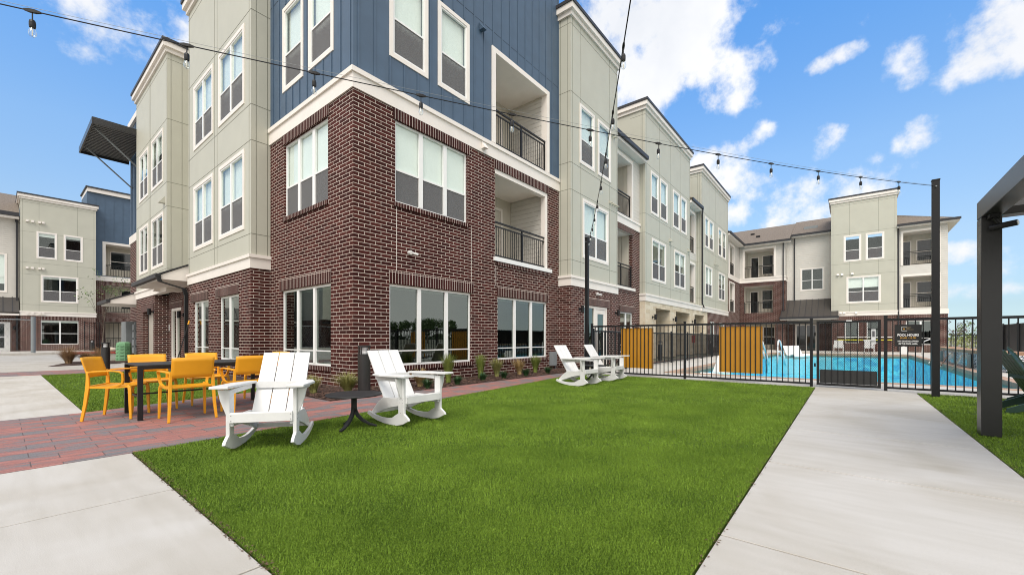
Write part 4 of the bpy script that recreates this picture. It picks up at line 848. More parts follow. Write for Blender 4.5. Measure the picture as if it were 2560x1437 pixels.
# ================================================================== FURNITURE
def rocker():
    t = thing('rocking_chair', 'x', 'chair', (0, 0, 0), 0, 'white rocking chairs on the lawn')
    P_ = lambda f, z, x=0: (x, -f, z)
    def side(x, th, pts): m = MB(); m.prism([(x-th/2, -f, z) for f, z in pts], (th, 0, 0)); return m
    for sx in (-1, 1):
        run = [(-.45, .085), (-.33, .045), (-.2, .018), (-.05, .0), (.1, -.002), (.20, 0), (.33, .03), (.455, .088), (.44, .115), (.36, .165), (.22, .150), (.10, .085), (-.02, .072), (-.14, .072), (-.27, .088), (-.36, .110), (-.42, .128)]
        side(sx*.295, .03, run).build('rocker', RKW, t, True, bevel=.003)
        side(sx*.262, .03, [(.35, .36), (.35, .25), (.20, .245), (.05, .215), (-.12, .165), (-.25, .115), (-.33, .088), (-.40, .105), (-.34, .17), (-.24, .26), (-.13, .33), (.05, .335), (.2, .35)]).build('side_rail', RKW, t, True, bevel=.003)
        m = MB(); m.box(sx*.295-.017, sx*.295+.017, -.36, -.25, .13, .60); m.build('front_leg', RKW, t, True, bevel=.004)
        m = MB(); m.prism([(sx*.312, -.325, .60), (sx*.395, -.325, .60), (sx*.375, -.325, .50), (sx*.325, -.325, .36), (sx*.312, -.325, .36)], (0, .028, 0)); m.build('arm_bracket', RKW, t, True, bevel=.003)
        m = MB(); a = .03
        m.prism([(sx*.245, -.49, .625), (sx*.405, -.49, .625), (sx*.405, .02, .612), (sx*.33, .29, .605), (sx*.245, .29, .605)], (0, 0, .026)); m.build('armrest', RKW, t, True, bevel=.006)
        m = MB(); m.box(sx*.295-.014, sx*.295+.014, -.24, .25, .555, .604); m.build('arm_rail', RKW, t, True, bevel=.003)
    m = MB(); m.box(-.277, 0.277, -.378, -.352, .285, .375); m.build('apron', RKW, t, True, bevel=.003)
    for i in range(4):
        f0 = .365-i*.118; z = .385-i*.022; m = MB(); m.prism([(-.275, -f0, z), (-.275, -(f0-.110), z-.020), (-.275, -(f0-.110), z-.042), (-.275, -f0, z-.022)], (.55, 0, 0)); m.build('seat_slat', RKW, t, True, bevel=.003)
    for i in range(3):
        w_ = .160; x = (-1+i)*(w_+.009); d = Vector((0, .41, .645)).normalized(); n = Vector((0, d.z, -d.y))
        b0 = Vector((x-w_/2, .115, .27)); L_ = .79
        m = MB(); m.prism([b0, b0+d*L_, b0+d*L_+n*.022, b0+n*.022], (w_, 0, 0)); m.build('back_board', RKW, t, True, bevel=.003)
    m = MB(); m.box(-.25, .25, .30, .328, .10, .15); m.build('stretcher', RKW, t, True)
    m = MB()
    for sx in (-1, 1):
        for (y_, z_) in ((-.275, .30), (-.335, .30), (-.275, .34), (-.335, .34), (-.30, .17), (-.32, .55)): m.cyl((sx*.3115, y_, z_), (sx*.3135, y_, z_), .0055, n=8)
        for z_ in (.305, .355): m.cyl((sx*.262, -.3775, z_), (sx*.262, -.380, z_), .0055, n=8)
    tag(m.build('screws', plain('screw_steel', (.35, .35, .35), .35), t, True), kind='stuff')
    m = MB(); m.box(-.25, .25, .262, .285, .55, .62); m.build('back_brace', RKW, t, True)
    return t
rk = rocker()
RKP = [((1.84, 4.76, 0), math.atan2(-.6, -.8) , 'white rocking chair on the near lawn edge, left of the round table'),
       ((3.46, 4.63, 0), None, 'white rocking chair on the lawn just right of the near round table, before the window'),
       ((8.75, 5.02, 0), None, 'farther white rocking chair, left one of the pair by the building entrance'),
       ((10.25, 5.02, 0), None, 'farthest white rocking chair, standing closest to the amber fence panel')]
for i, (p, a, lb) in enumerate(RKP):
    rz = (math.atan2(-.8, -.6)-math.atan2(-1, 0)) if a is not None else (0.0, 0, -.06, .05)[i]
    if i == 0: rk.location = p; rk.rotation_euler = (0, 0, rz); rk['label'] = lb; r0 = rk
    else: dup(rk, p, rz, lb)
def armchair():
    t = thing('dining_chair', 'x', 'chair', (0, 0, 0), 0, 'yellow armchairs round the dining table')
    m = MB()      # seat: shallow dished sheet
    nx, ny = 10, 10; vv = []
    for k, dz in ((0, 0), (1, -.022)):
        for j in range(ny+1):
            for i in range(nx+1):
                u, v = i/nx*2-1, j/ny*2-1; x = u*(.235+.012*(1-v)); y = v*.225-.01; z = .455-.016*(1-u*u)*(1-v*v)+.012*max(0, -v-.6)*-1+dz; vv.append((x, y, z))
    b = len(m.v); m.v += vv; q = (nx+1)*(ny+1)
    for k in range(2):
        for j in range(ny):
            for i in range(nx): a = k*q+j*(nx+1)+i; m.f.append((a, a+1, a+nx+2, a+nx+1))
    edge = [i for i in range(nx+1)]+[j*(nx+1)+nx for j in range(1, ny+1)]+[ny*(nx+1)+i for i in range(nx-1, -1, -1)]+[j*(nx+1) for j in range(ny-1, 0, -1)]
    for a, c in zip(edge, edge[1:]+edge[:1]): m.f.append((a, c, c+q, a+q))
    m.build('seat', YEL, t, True, smooth=False, bevel=.004)
    m = MB(); nx, nz = 12, 5; q = (nx+1)*(nz+1)     # back: curved panel
    for k in range(2):
        for j in range(nz+1):
            for i in range(nx+1):
                u = i/nx*2-1; v = j/nz; x = u*(.232+.004*v); z = .575+v*.275-.006*u*u*v; y = .215+.075*v+.028*(1-u*u)+k*.016; m.v.append((x, y, z))
    for k in range(2):
        for j in range(nz):
            for i in range(nx): a = k*q+j*(nx+1)+i; m.f.append((a, a+1, a+nx+2, a+nx+1))
    edge = [i for i in range(nx+1)]+[j*(nx+1)+nx for j in range(1, nz+1)]+[nz*(nx+1)+i for i in range(nx-1, -1, -1)]+[j*(nx+1) for j in range(nz-1, 0, -1)]
    for a, c in zip(edge, edge[1:]+edge[:1]): m.f.append((a, c, c+q, a+q))
    m.build('backrest', YEL, t, True, smooth=True)
    for sx in (-1, 1):
        m = MB(); m.sweep([(sx*.232, .232, .66), (sx*.234, .224, .575), (sx*.238, .222, .45), (sx*.247, .245, .22), (sx*.262, .275, 0)], [.026, .032, .036, .034, .028], [.024, .032, .042, .036, .030], (1, 0, 0)); m.build('leg', YEL, t, True, bevel=.005)
        m = MB(); m.sweep([(sx*.245, -.205, .462), (sx*.250, -.225, .44), (sx*.254, -.232, .40), (sx*.258, -.238, .2), (sx*.262, -.245, 0)], [.030, .034, .036, .032, .026], [.03, .038, .038, .034, .028], (1, 0, 0)); m.build('leg', YEL, t, True, bevel=.005)
        m = MB(); m.sweep([(sx*.236, .225, .640), (sx*.262, .18, .655), (sx*.285, .08, .662), (sx*.290, -.07, .664), (sx*.288, -.135, .652), (sx*.284, -.165, .622), (sx*.272, -.165, .54), (sx*.262, -.15, .485), (sx*.25, -.10, .462), (sx*.243, -.04, .455)], [.026, .034, .042, .042, .040, .036, .034, .034, .03, .024], [.02, .02, .018, .018, .02, .024, .026, .024, .02, .016], (1, 0, 0)); m.build('armrest', YEL, t, True, bevel=.004)
        m = MB(); m.sweep([(sx*.238, .225, .45), (sx*.243, 0, .438), (sx*.245, -.215, .447)], .022, .03, (1, 0, 0)); m.build('seat_rail', YEL, t, True)
    m = MB(); m.sweep([(-.23, .222, .455), (.23, .222, .455)], .03, .022, (0, 1, 0)); m.build('seat_rail', YEL, t, True)
    return t
ac = armchair()
ACP = [((1.06, 7.97), -.536+R(90), 'yellow armchair at the left head of the dining table, turned to face it'),
       ((1.65, 7.13), R(180), 'near yellow armchair with its back to the lawn, left of the two near ones'),
       ((1.50, 8.45), 0, 'far side yellow armchair facing the lawn, the one at the left of the table'),
       ((2.25, 8.58), 0, 'far side yellow armchair facing the lawn, the one nearer the building'),
       ((2.38, 7.12), R(180), 'near side yellow armchair partly hidden behind the large white rocking chair'),
       ((3.14, 8.42), R(-75), 'yellow armchair at the right end of the dining table, almost wholly hidden')]
for i, (p, a, lb) in enumerate(ACP):
    if i == 0: ac.location = (*p, 0); ac.rotation_euler = (0, 0, a); ac['label'] = lb
    else: dup(ac, (*p, 0), a, lb)
t = thing('dining_table', 'long black metal dining table among the yellow armchairs', 'table', (2.03, 7.84, 0))
m = MB(); m.box(-.86, .86, -.48, .48, .722, .742); m.build('tabletop', TBL, t, True, bevel=.003)
for y in (-.46, .46): m = MB(); m.box(-.84, .84, y-.015, y+.015, .682, .722); m.build('frame', BLK, t, True)
for x in (-1, 1):
    for y in (-1, 1): m = MB(); m.box(x*.835-.028, x*.835+.028, y*.455-.022, y*.455+.022, 0, .722); m.build('leg', BLK, t, True, bevel=.003)
    m = MB(); m.box(x*.83-.012, x*.83+.012, -.433, .433, .30, .325); m.build('stretcher', BLK, t, True)
m = MB(); m.box(-.82, .82, -.012, .012, .300, .322); m.build('stretcher', BLK, t, True)
def side_table():
    t = thing('side_table', 'x', 'table', (0, 0, 0), 0, 'round resin side tables between the rocking chairs')
    m = MB(); m.lathe((0, 0, 0), [(.30, .398), (.328, .402), (.332, .412), (.326, .420), (.0001, .421)], 40); m.build('tabletop', TBL, t, True, smooth=False)
    m = MB(); m.lathe((0, 0, 0), [(.038, .20), (.034, .26), (.034, .37), (.05, .398)], 16); m.build('column', TBL, t, True, smooth=True)
    for k in range(3):
        a = R(-35+120*k); c, s_ = math.cos(a), math.sin(a)
        pts = [(c*r, s_*r, z) for r, z in ((.0, .27), (.015, .21), (.045, .15), (.10, .09), (.19, .035), (.27, .012))]
        m = MB(); m.sweep(pts, [.034, .036, .038, .040, .040, .034], [.05, .048, .044, .036, .026, .02], (-s_, c, 0)); m.build('leg', TBL, t, True, bevel=.005)
    return t
st = side_table(); st.location = (2.76, 4.74, 0); st['label'] = 'near round charcoal side table between the two closest white rocking chairs'
dup(st, (9.53, 5.05, 0), .5, 'far round charcoal side table half hidden between the two farther rocking chairs')
def adirondack():
    t = thing('adirondack_chair', 'x', 'chair', (0, 0, 0), 0, 'dark green chairs by the pergola')
    for sx in (-1, 1):
        m = MB(); m.prism([(sx*.25-.012, -.36, .40), (sx*.25-.012, -.36, .31), (sx*.25-.012, .42, .0), (sx*.25-.012, .52, .0), (sx*.25-.012, .50, .06), (sx*.25-.012, .05, .28)], (.024, 0, 0)); m.build('side_rail', GRNC, t, True)
        m = MB(); m.box(sx*.285-.012, sx*.285+.012, -.36, -.27, 0, .56); m.build('front_leg', GRNC, t, True)
        m = MB(); m.prism([(sx*.22, -.46, .56), (sx*.38, -.46, .56), (sx*.38, .05, .56), (sx*.30, .34, .56), (sx*.24, .34, .56)], (0, 0, .024)); m.build('armrest', GRNC, t, True, bevel=.004)
    for i in range(6):
        f0 = .37-i*.088; z = .405-i*.034; m = MB(); m.prism([(-.27, -f0, z), (-.27, -(f0-.078), z-.03), (-.27, -(f0-.078), z-.052), (-.27, -f0, z-.022)], (.54, 0, 0)); m.build('seat_slat', GRNC, t, True)
    d = Vector((0, .42, .78)).normalized(); n = Vector((0, d.z, -d.y))
    for i in range(5):
        x = (i-2)*.108; m = MB(); b0 = Vector((x-.049, .10, .20)); L_ = .86-.035*abs(i-2)**1.5
        m.prism([b0, b0+d*L_, b0+d*L_+n*.02, b0+n*.02], (.098, 0, 0)); m.build('back_slat', GRNC, t, True, bevel=.003)
    m = MB(); m.box(-.30, .30, .29, .312, .50, .57); m.build('back_brace', GRNC, t, True)
    return t
ad = adirondack(); ad.location = (9.75, -2.32, 0); ad.rotation_euler = (0, 0, .12); ad['label'] = 'nearer dark green slatted chair cut by the right edge behind the dark post'
dup(ad, (10.85, -2.66, 0), -.1, 'farther dark green slatted chair by the fence at the right edge')
# ================================================================== FENCES AND POLES
def fence(name, label, x0, y0, x1, y1, h, posts, parts_pitch=.111, z0=.0, rails=(.06,), post=.055, top=True, pw=.018, cat='fence', double=False):
    t = thing(name, label, cat, ((x0+x1)/2, (y0+y1)/2, 0)); d = Vector((x1-x0, y1-y0, 0)); L_ = d.length; d.normalize(); n = Vector((-d.y, d.x, 0))
    def bar(m, a, b, z_0, z_1, w_):
        p, q = Vector((x0, y0, 0))+d*a, Vector((x0, y0, 0))+d*b
        m.prism([tuple(p-n*w_/2+Vector((0, 0, z_0))), tuple(q-n*w_/2+Vector((0, 0, z_0))), tuple(q+n*w_/2+Vector((0, 0, z_0))), tuple(p+n*w_/2+Vector((0, 0, z_0)))], (0, 0, z_1-z_0))
    ps = sorted(posts)
    for a in ps:
        m = MB(); bar(m, a-post/2, a+post/2, 0, h+.05, post); bar(m, a-post/2-.006, a+post/2+.006, h+.05, h+.065, post+.012); m.build('post', BLK, t)
    segs = list(zip(ps[:-1], ps[1:])) if len(ps) > 1 else [(0, L_)]
    for a, b in segs:
        m = MB(); bar(m, a+post/2, b-post/2, h-.05, h, .040); m.build('top_rail', BLK, t)
        m = MB(); bar(m, a+post/2, b-post/2, .05, .09, .036); m.build('bottom_rail', BLK, t)
        m = MB(); k = max(1, round((b-a)/parts_pitch)); st_ = (b-a)/k
        for i in range(1, k): bar(m, a+i*st_-pw/2, a+i*st_+pw/2, .09, h-.05, pw)
        m.build('pickets', BLK, t)
    return t
FX = 11.75
fence('pool_fence', 'black metal picket fence with amber panels between lawn and pool, left of the gate', FX, 6.25, FX, .64, 1.50, [0, 2.81, 5.61])
fence('pool_fence', 'black metal picket fence right of the pool gate, running behind the dark post', FX, -.63, FX, -8.0, 1.52, [0, 2.6, 5.1, 7.37])
fence('pool_fence', 'black fence along the building side of the pool, leading away from the corner pole', 11.9, 6.28, 31.0, 6.28, 1.36, [0, 2.5, 5, 7.5, 10, 12.5, 15, 17, 19.1])
fence('pool_fence', 'far black fence crossing behind the raised spa wall, right of the pool wing', 46.7, -6.3, 46.7, -22.0, 1.40, [0, 3, 6, 9, 12, 15.7], .14)
fence('security_fence', 'far black picket fence at the left, before the distant brick balconies', 4.6, 50.5, 12, 50.5, 2.5, [0, 2.4, 4.9, 7.4], .30, pw=.03)
for i, (a, b, lb) in enumerate(((5.29, 4.33, 'amber metal panel behind the fence bars beside the farthest rocking chair'), (2.59, 1.62, 'amber metal panel behind the fence bars in front of the pool steps'))):
    m = MB(); m.box(FX+.035, FX+.06, b, a, .235, 1.405); k = MB(); o = tag(m.build('fence_panel', ORG), lb, 'panel', 'amber panels on the pool fence')
    for y in (b+.02, a-.02): k = MB(); k.box(FX+.061, FX+.075, y-.02, y+.02, .235, 1.405); k.build('frame', BLK, o)
# dark screen on the far right
t = thing('privacy_fence', 'solid black screened fence beyond the green chairs at the right edge', 'fence', (30, -6.6, 0))
m = MB(); m.box(22, 38.5, -6.62, -6.58, .1, 1.85); m.build('screen', BLK, t)
m = MB(); [m.box(x-.03, x+.03, -6.57, -6.51, 0, 1.9) for x in (22, 24.4, 26.8, 29.2, 31.6, 34, 36.4, 38.4)]; m.build('posts', BLK, t)
# gate
t = thing('pool_gate', 'black pool gate with mesh infill and solid kick plate at the end of the path', 'gate', (FX, 0, 0))
def ybar(m, y0, y1, z0, z1, d0=-.02, d1=.02): m.box(FX+d0, FX+d1, y0, y1, z0, z1)
for a, b, c, d in ((-.555, -.505, .045, 1.50), (.495, .545, .045, 1.50), (-.505, .495, .045, .095), (-.505, .495, 1.45, 1.50)): m = MB(); ybar(m, a, b, c, d); m.build('gate_frame', BLK, t)
m = MB(); [ybar(m, y-.0065, y+.0065, .095, 1.45, -.0065, .0065) for y in np.linspace(-.505, .495, 10)[1:-1]]; m.build('pickets', BLK, t)
m = MB(); ybar(m, -.50, .49, .10, .40, .010, .014); m.build('kick_plate', plain('kick_plate_metal', (.018, .018, .018), .55), t)
m = MB(); k = 34; W_ = .99
for i in range(-26, k+1):
    for sgn in (1, -1):
        y0_ = -.50+i*.029; p0 = [y0_, .40]; p1 = [y0_+1.05/1.9, 1.45]
        if p0[0] < -.50: tt = (-.50-p0[0])/(p1[0]-p0[0]); p0 = [-.50, .40+tt*1.05]
        if p0[0] > .49 or p1[0] < -.5: continue
        if p1[0] > .49: tt = (.49-p0[0])/(p1[0]-p0[0]); p1 = [.49, p0[1]+tt*(p1[1]-p0[1])]
        a, b = (p0[0], p1[0]) if sgn > 0 else (-.01-p0[0], -.01-p1[0])
        m.sweep([(FX+.012, a, p0[1]), (FX+.012, b, p1[1])], .0050, .0040, (1, 0, 0))
m.build('mesh_infill', BLK, t)
m = MB(); m.box(FX-.06, FX-.02, -.47, -.40, .98, 1.30); lb_ = m.build('keypad', plain('keypad_silver', (.62, .63, .64), .35), t)
m = MB(); m.box(FX-.064, FX-.0605, -.455, -.415, 1.14, 1.26); m.build('keypad_buttons', plain('button_dark', (.1, .1, .11), .5), lb_)
m = MB(); m.box(FX-.085, FX-.06, -.47, -.27, 1.055, 1.075); m.build('handle', plain('handle_silver', (.62, .63, .64), .3, metal=.5), t)
m = MB(); m.box(FX-.05, FX-.022, .02, .50, 1.475, 1.505); m.build('door_closer', BRONZE, t)
m = MB(); m.box(FX-.052, FX-.024, -.08, .019, 1.475, 1.505); m.build('closer_body', plain('closer_silver', (.55, .56, .57), .3), t)
for z in (.5, 1.2): m = MB(); m.cyl((FX-.01, .575, z-.04), (FX-.01, .575, z+.04), .018); m.build('hinge', BLK, t)
# sign
def text_mesh(body, size, mat, name, parent, y, z, x, align='CENTER', xs=1.0, bold=.0):
    c = bpy.data.curves.new('t', 'FONT'); c.body = body; c.size = size; c.align_x = align; c.align_y = 'CENTER'; c.extrude = .0008; c.offset = bold; c.resolution_u = 3
    to = bpy.data.objects.new('t', c); COL.objects.link(to); bpy.context.view_layer.update()
    me = bpy.data.meshes.new_from_object(to.evaluated_get(bpy.context.evaluated_depsgraph_get())); bpy.data.objects.remove(to)
    me.transform(Matrix(((0, 0, -1, 0), (-xs, 0, 0, 0), (0, 1, 0, 0), (0, 0, 0, 1))))
    me.materials.clear(); me.materials.append(mat); o = bpy.data.objects.new(name, me); COL.objects.link(o); o.parent = parent
    o.location = Vector((x, y, z))-WPOS[parent.name]; return o
WH = plain('sign_white', (.85, .85, .85), .5); GOLD = plain('sign_gold', (.62, .33, .05), .5)
m = MB(); m.box(FX-.045, FX-.033, -1.17, -.765, .94, 1.385); sg = tag(m.build('pool_sign', plain('sign_black', (.012, .012, .012), .45)), 'black sign listing pool hours fixed to the fence right of the gate', 'sign')
cx = -.968; xs_ = FX-.047
text_mesh('POOL HOURS', .064, WH, 'lettering', sg, cx, 1.17, xs_, xs=.80, bold=.0022); text_mesh('10 AM - 10 PM', .046, GOLD, 'lettering', sg, cx, 1.112, xs_, xs=.85, bold=.0012)
text_mesh('NO GLASS ALLOWED', .038, WH, 'lettering', sg, cx, 1.045, xs_, xs=.84, bold=.0016); text_mesh('IN THE POOL AREA', .038, WH, 'lettering', sg, cx, .992, xs_, xs=.84, bold=.0016)
m = MB()
for a, b, c, d in ((-.878, -.872, 1.255, 1.345), (-.955, -.878, 1.339, 1.345), (-.955, -.878, 1.255, 1.261)): m.box(FX-.048, FX-.0455, a, b, c, d)
m.build('logo_frame', WH, sg)
m = MB(); m.prism([(FX-.0455, -.890, 1.283), (FX-.0455, -.926, 1.283), (FX-.0455, -.908, 1.318)], (-.0022, 0, 0)); m.build('logo_mark', GOLD, sg)
rg = random.Random(5)
for z, y1, hh in ((1.326, -1.012, .011), (1.305, -.985, .013), (1.283, -1.042, .009)):      # three tiny lines too small to read in the photograph
    m = MB(); y = -.938
    while y > y1: w_ = rg.uniform(.006, .010); m.box(FX-.0472, FX-.0455, y-w_, y, z-hh/2, z+hh/2); y -= w_+.0025
    m.build('small_marks', plain('mark_dull_gold', (.30, .22, .12), .5), sg)
# poles
def pole(x, y, h, lb, w_=.105):
    t = thing('light_pole', lb, 'pole', (x, y, 0), 0, 'black poles carrying the string lights')
    m = MB(); m.box(-w_/2, w_/2, -w_/2, w_/2, 0, h); m.build('post', BLK, t, True, bevel=.004); m = MB(); m.box(-w_/2-.006, w_/2+.006, -w_/2-.006, w_/2+.006, h, h+.02); m.build('cap', BLK, t, True)
    m = MB(); m.cyl((-.08, 0, h-.12), (.02, 0, h-.12), .012); m.build('eye_bolt', GRY, t, True); return t
pole(11.22, -1.31, 4.10, 'tall square black pole on the turf right of the pool gate'); pole(11.62, 6.36, 4.25, 'tall square black pole at the fence corner behind the far rocking chairs', .10)
def string_lights(P0, P1, zf, n0, lb, ext=0):
    P0, P1 = Vector(P0), Vector(P1); L_ = (P1-P0).length; t = thing('string_lights', lb, 'string lights', (P0.x, P0.y, 0), 0, 'bulb strings over the lawn')
    pt = lambda s_: Vector((*(P0+(P1-P0)*s_/L_)[:2], zf(s_)))
    k = 60; m = MB(); pts = [pt(L_*i/k) for i in range(k+1)]; m.tube(pts, .0052, 6); m.build('cable', BLK, t)
    m = MB(); m.tube([p+Vector((0, 0, .035*math.sin(math.pi*min(1, i/k))+.012)) for i, p in enumerate(pts)], .0016, 4); m.build('guide_wire', GRY, t)
    s_ = n0
    while s_ < L_-.1:
        p = pt(s_); q = pt(s_+.02)
        d = (q-p).normalized(); m = MB(); m.sweep([p-d*.055, p-d*.02, p+d*.02, p+d*.055], [.012, .022, .022, .012], [.012, .026, .026, .012], (d.y, -d.x, 0))
        m.cyl(p, p-Vector((0, 0, .075)), .0045, n=6); m.lathe(p-Vector((0, 0, .14)), [(.019, 0), (.021, .015), (.021, .045), (.017, .062), (.006, .07)], 14); sk = m.build('socket', BLK, t)
        m = MB(); m.lathe(p-Vector((0, 0, .225)), [(.004, .008), (.015, .013), (.024, .028), (.0255, .044), (.021, .062), (.015, .078), (.013, .086)], 16); bb = m.build('bulb', BULB, sk, smooth=True)
        m = MB(); m.cyl(p-Vector((0, 0, .205)), p-Vector((0, 0, .155)), .004, .004, 6); m.build('filament', plain('filament', (.75, .68, .55), .4), bb)
        s_ += 1.068
    return t
A0, A1 = Vector((.16, 5.31, 0)), Vector((11.2, -1.29, 0)); LA = (A1-A0).length
d_ = (A1-A0).normalized(); A0b = A0-d_*2.4; LB_ = LA+2.4
zA = lambda s_: (lambda u: 3.99-.22*math.sin(math.pi*min(max((u*.92+.10), 0), 1.1)) if u < .55 else 3.772+.26*((u-.55)/.45)**1.9)(s_/LB_)
def zA(s_):
    u = (s_-2.4)/LA; return 3.765+.24*(max(0, u-.42)/.58)**2.2+.07*(max(0, .42-u)/.42)**2
string_lights(A0b, A1, zA, 2.4-2*1.068+.02, 'long string of clear bulbs crossing the whole view from upper left to the right pole')
B0, B1 = Vector((11.6, 6.3, 0)), Vector((3.38, 1.44, 0)); d_ = (B1-B0).normalized(); B1b = B1+d_*3.6; LBb = (B1b-B0).length
def zB(s_):
    u = s_/LBb; a, b = 4.17, 4.35; return a+(b-a)*u-4*.46*u*(1-u)
string_lights(B0, B1b, zB, .55, 'string of clear bulbs running from the fence corner pole up over the viewer')
# pergola
t = thing('pergola', 'dark bronze pergola corner with post, beams and louvred roof at the right edge', 'pergola', (7.1, -1.25, 0))
m = MB(); m.box(7.0, 7.2, -1.34, -1.18, 0, 2.47); m.build('post', BRONZE, t, bevel=.006)
m = MB(); m.box(3.3, 7.2, -1.34, -1.18, 2.475, 2.68); m.build('beam', BRONZE, t, bevel=.006)
m = MB(); m.box(7.0, 7.2, -6.0, -1.345, 2.475, 2.68); m.build('beam', BRONZE, t, bevel=.006)
m = MB(); [m.prism([(x, -5.95, 2.50), (x+.10, -5.95, 2.63), (x+.115, -5.95, 2.63), (x+.015, -5.95, 2.50)], (0, 4.6, 0)) for x in np.arange(3.6, 6.95, .24)]; m.build('louvred_roof', BRONZE, t)
m = MB(); m.box(7.0, 7.2, -6.0, -5.84, 0, 2.47); m.build('post', BRONZE, t)
t = thing('spotlight', 'small black spotlight clamped under the pergola beam by the post', 'lamp', (6.9, -1.36, 2.4))
m = MB(); m.box(6.86, 6.98, -1.30, -1.22, 2.43, 2.472); m.cyl((6.92, -1.26, 2.43), (6.92, -1.30, 2.36), .018); m.build('bracket', BLK, t)
m = MB(); m.cyl((6.95, -1.24, 2.33), (6.86, -1.42, 2.345), .032, n=18); m.build('housing', BLK, t); m = MB(); m.cyl((6.8598, -1.4204, 2.345), (6.857, -1.426, 2.3455), .025, n=18); m.build('lens', plain('lens_clear', (.7, .72, .72), .15), t)
# ================================================================== SMALL THINGS
def bollard(x, y, lb, h=.965, r=.118):
    t = thing('bollard_light', lb, 'bollard', (x, y, 0), 0, 'black bollard lights')
    m = MB(); m.lathe((0, 0, 0), [(r, 0), (r, h*.80), (r+.004, h*.805), (r+.004, h*.82)], 28); m.build('shaft', BRONZE, t, True)
    m = MB(); m.lathe((0, 0, 0), [(r, h-.035), (r+.003, h-.03), (r+.003, h-.004), (r-.006, h)], 28)
    for k in range(4): a = R(30+90*k); m.sweep([(r*.92*math.cos(a), r*.92*math.sin(a), h*.82), (r*.92*math.cos(a), r*.92*math.sin(a), h-.035)], .02, .02, (math.cos(a), math.sin(a), 0))
    m.build('cap', BRONZE, t, True)
    m = MB(); m.lathe((0, 0, 0), [(.055, h*.82), (.065, h*.86), (.045, h*.92), (.09, h-.036)], 18); m.build('reflector', plain('reflector', (.82, .82, .83), .3), t, True, smooth=True)
    return t
bl = bollard(4.50, 7.36, 'black bollard light standing in the bark bed at the brick corner')
dup(bl, (2.33, 20.0, 0), 0, 'black bollard light beyond the left turf, before the green pedestal')
dup(bl, (5.0, 50.0, 0), 0, 'distant black bollard light against the far brick wall at the left')
dup(bl, (21.0, 7.35, 0), 0, 'black bollard light before the limestone corner behind the pool fence')
dup(bl, (30.9, 7.3, 0), 0, 'black bollard light farthest along the limestone arcade')
def sconce(F, s_, z, lb, sc=1.0):
    p = F.P(s_, z, .0); t = thing('wall_lamp', lb, 'lamp', p, 0, 'black cylinder wall lamps')
    m = MB(); F.box(m, s_-.05*sc, s_+.05*sc, z-.05*sc, z+.05*sc, .001, .03); F.box(m, s_-.02, s_+.02, z-.02, z+.02, .03, .09*sc); m.build('bracket', BLK, t)
    c = F.P(s_, z, .15*sc); m = MB(); m.cyl((c[0], c[1], z-.13*sc), (c[0], c[1], z+.13*sc), .06*sc, n=18); m.build('shade', BLK, t)
sconce(F4, 13.88, 2.22, 'black wall lamp left of the glazed entrance behind the fence'); sconce(F4, 17.03, 2.22, 'black wall lamp right of the glazed entrance behind the fence')
for s_, lb in ((22.1, 'black wall lamp left of the first limestone archway'), (25.5, 'black wall lamp between the first and second limestone archways'), (29.5, 'black wall lamp between the second and third limestone archways')): sconce(F5, s_, 2.25, lb, 1.15)
sconce(FD, 21.75, 2.1, 'black wall lamp right of the small canopy door at the left', 1.1); sconce(F2, 24.33, 2.3, 'black wall lamp beside the taupe service doorway', 1.1)
sconce(Fac('Y', Yl+.9), .85, 2.0, 'black wall lamp beside the far left glazed door', 1.3)
t = thing('security_camera', 'white twin security camera on the brick wall between upper and lower windows', 'camera', (6.45, 8.45, 3.2))
m = MB(); m.cyl((6.40, 8.449, 3.22), (6.40, 8.38, 3.22), .055, n=18); m.build('base', RKW, t); m = MB(); m.cyl((6.40, 8.36, 3.22), (6.33, 8.28, 3.19), .035, n=14); m.cyl((6.44, 8.37, 3.21), (6.56, 8.30, 3.18), .032, n=14); m.build('camera_head', RKW, t)
t = thing('security_camera', 'white twin security camera above the glazed entrance right of the corner', 'camera', (15.3, 7.93, 2.9))
m = MB(); m.cyl((15.3, 7.929, 2.9), (15.3, 7.86, 2.9), .055, n=18); m.build('base', RKW, t); m = MB(); m.cyl((15.3, 7.85, 2.9), (15.2, 7.76, 2.87), .036, n=14); m.cyl((15.33, 7.85, 2.9), (15.45, 7.78, 2.87), .034, n=14); m.build('camera_head', RKW, t)
t = thing('outlet_box', 'grey weatherproof outlet box with conduit on the brick right of the bollard', 'outlet', (5.12, 8.45, 0))
m = MB(); m.box(5.06, 5.20, 8.37, 8.449, .70, .86); m.build('box', GRY, t, bevel=.005); m = MB(); m.cyl((5.13, 8.42, 0), (5.13, 8.42, .70), .014); m.build('conduit', GRY, t)
t = thing('outlet_box', 'small grey utility box low on the brick behind the third rocking chair', 'outlet', (12.75, 8.45, 0))
m = MB(); m.box(12.62, 12.9, 8.30, 8.449, .12, .62); m.build('box', GRY, t, bevel=.005); m = MB(); m.cyl((12.95, 8.40, 0), (12.95, 8.40, .4), .03); m.build('conduit', GRY, t)
t = thing('wall_plaque', 'white framed notice on the brick beside the canopy door', 'sign', (4.9, 24.0, 1.6))
m = MB(); m.box(4.885, 4.899, 24.02, 24.12, 1.45, 1.75); m.build('board', RKW, t)
t = thing('extension_pole', 'black extension pole with yellow tip leaning on the wall by the downspout', 'pole', (3.85, 18.3, 0))
m = MB(); m.cyl((3.85, 18.3, 0), (4.28, 18.42, 1.60), .016, n=8); m.build('shaft', BLK, t); m = MB(); m.cyl((4.28, 18.42, 1.60), (4.315, 18.43, 1.74), .026, n=8); m.build('grip', YEL, t)
t = thing('utility_pedestal', 'light green ribbed utility pedestal on the ground at the far left corner', 'utility box', (3.9, 27.9, 0))
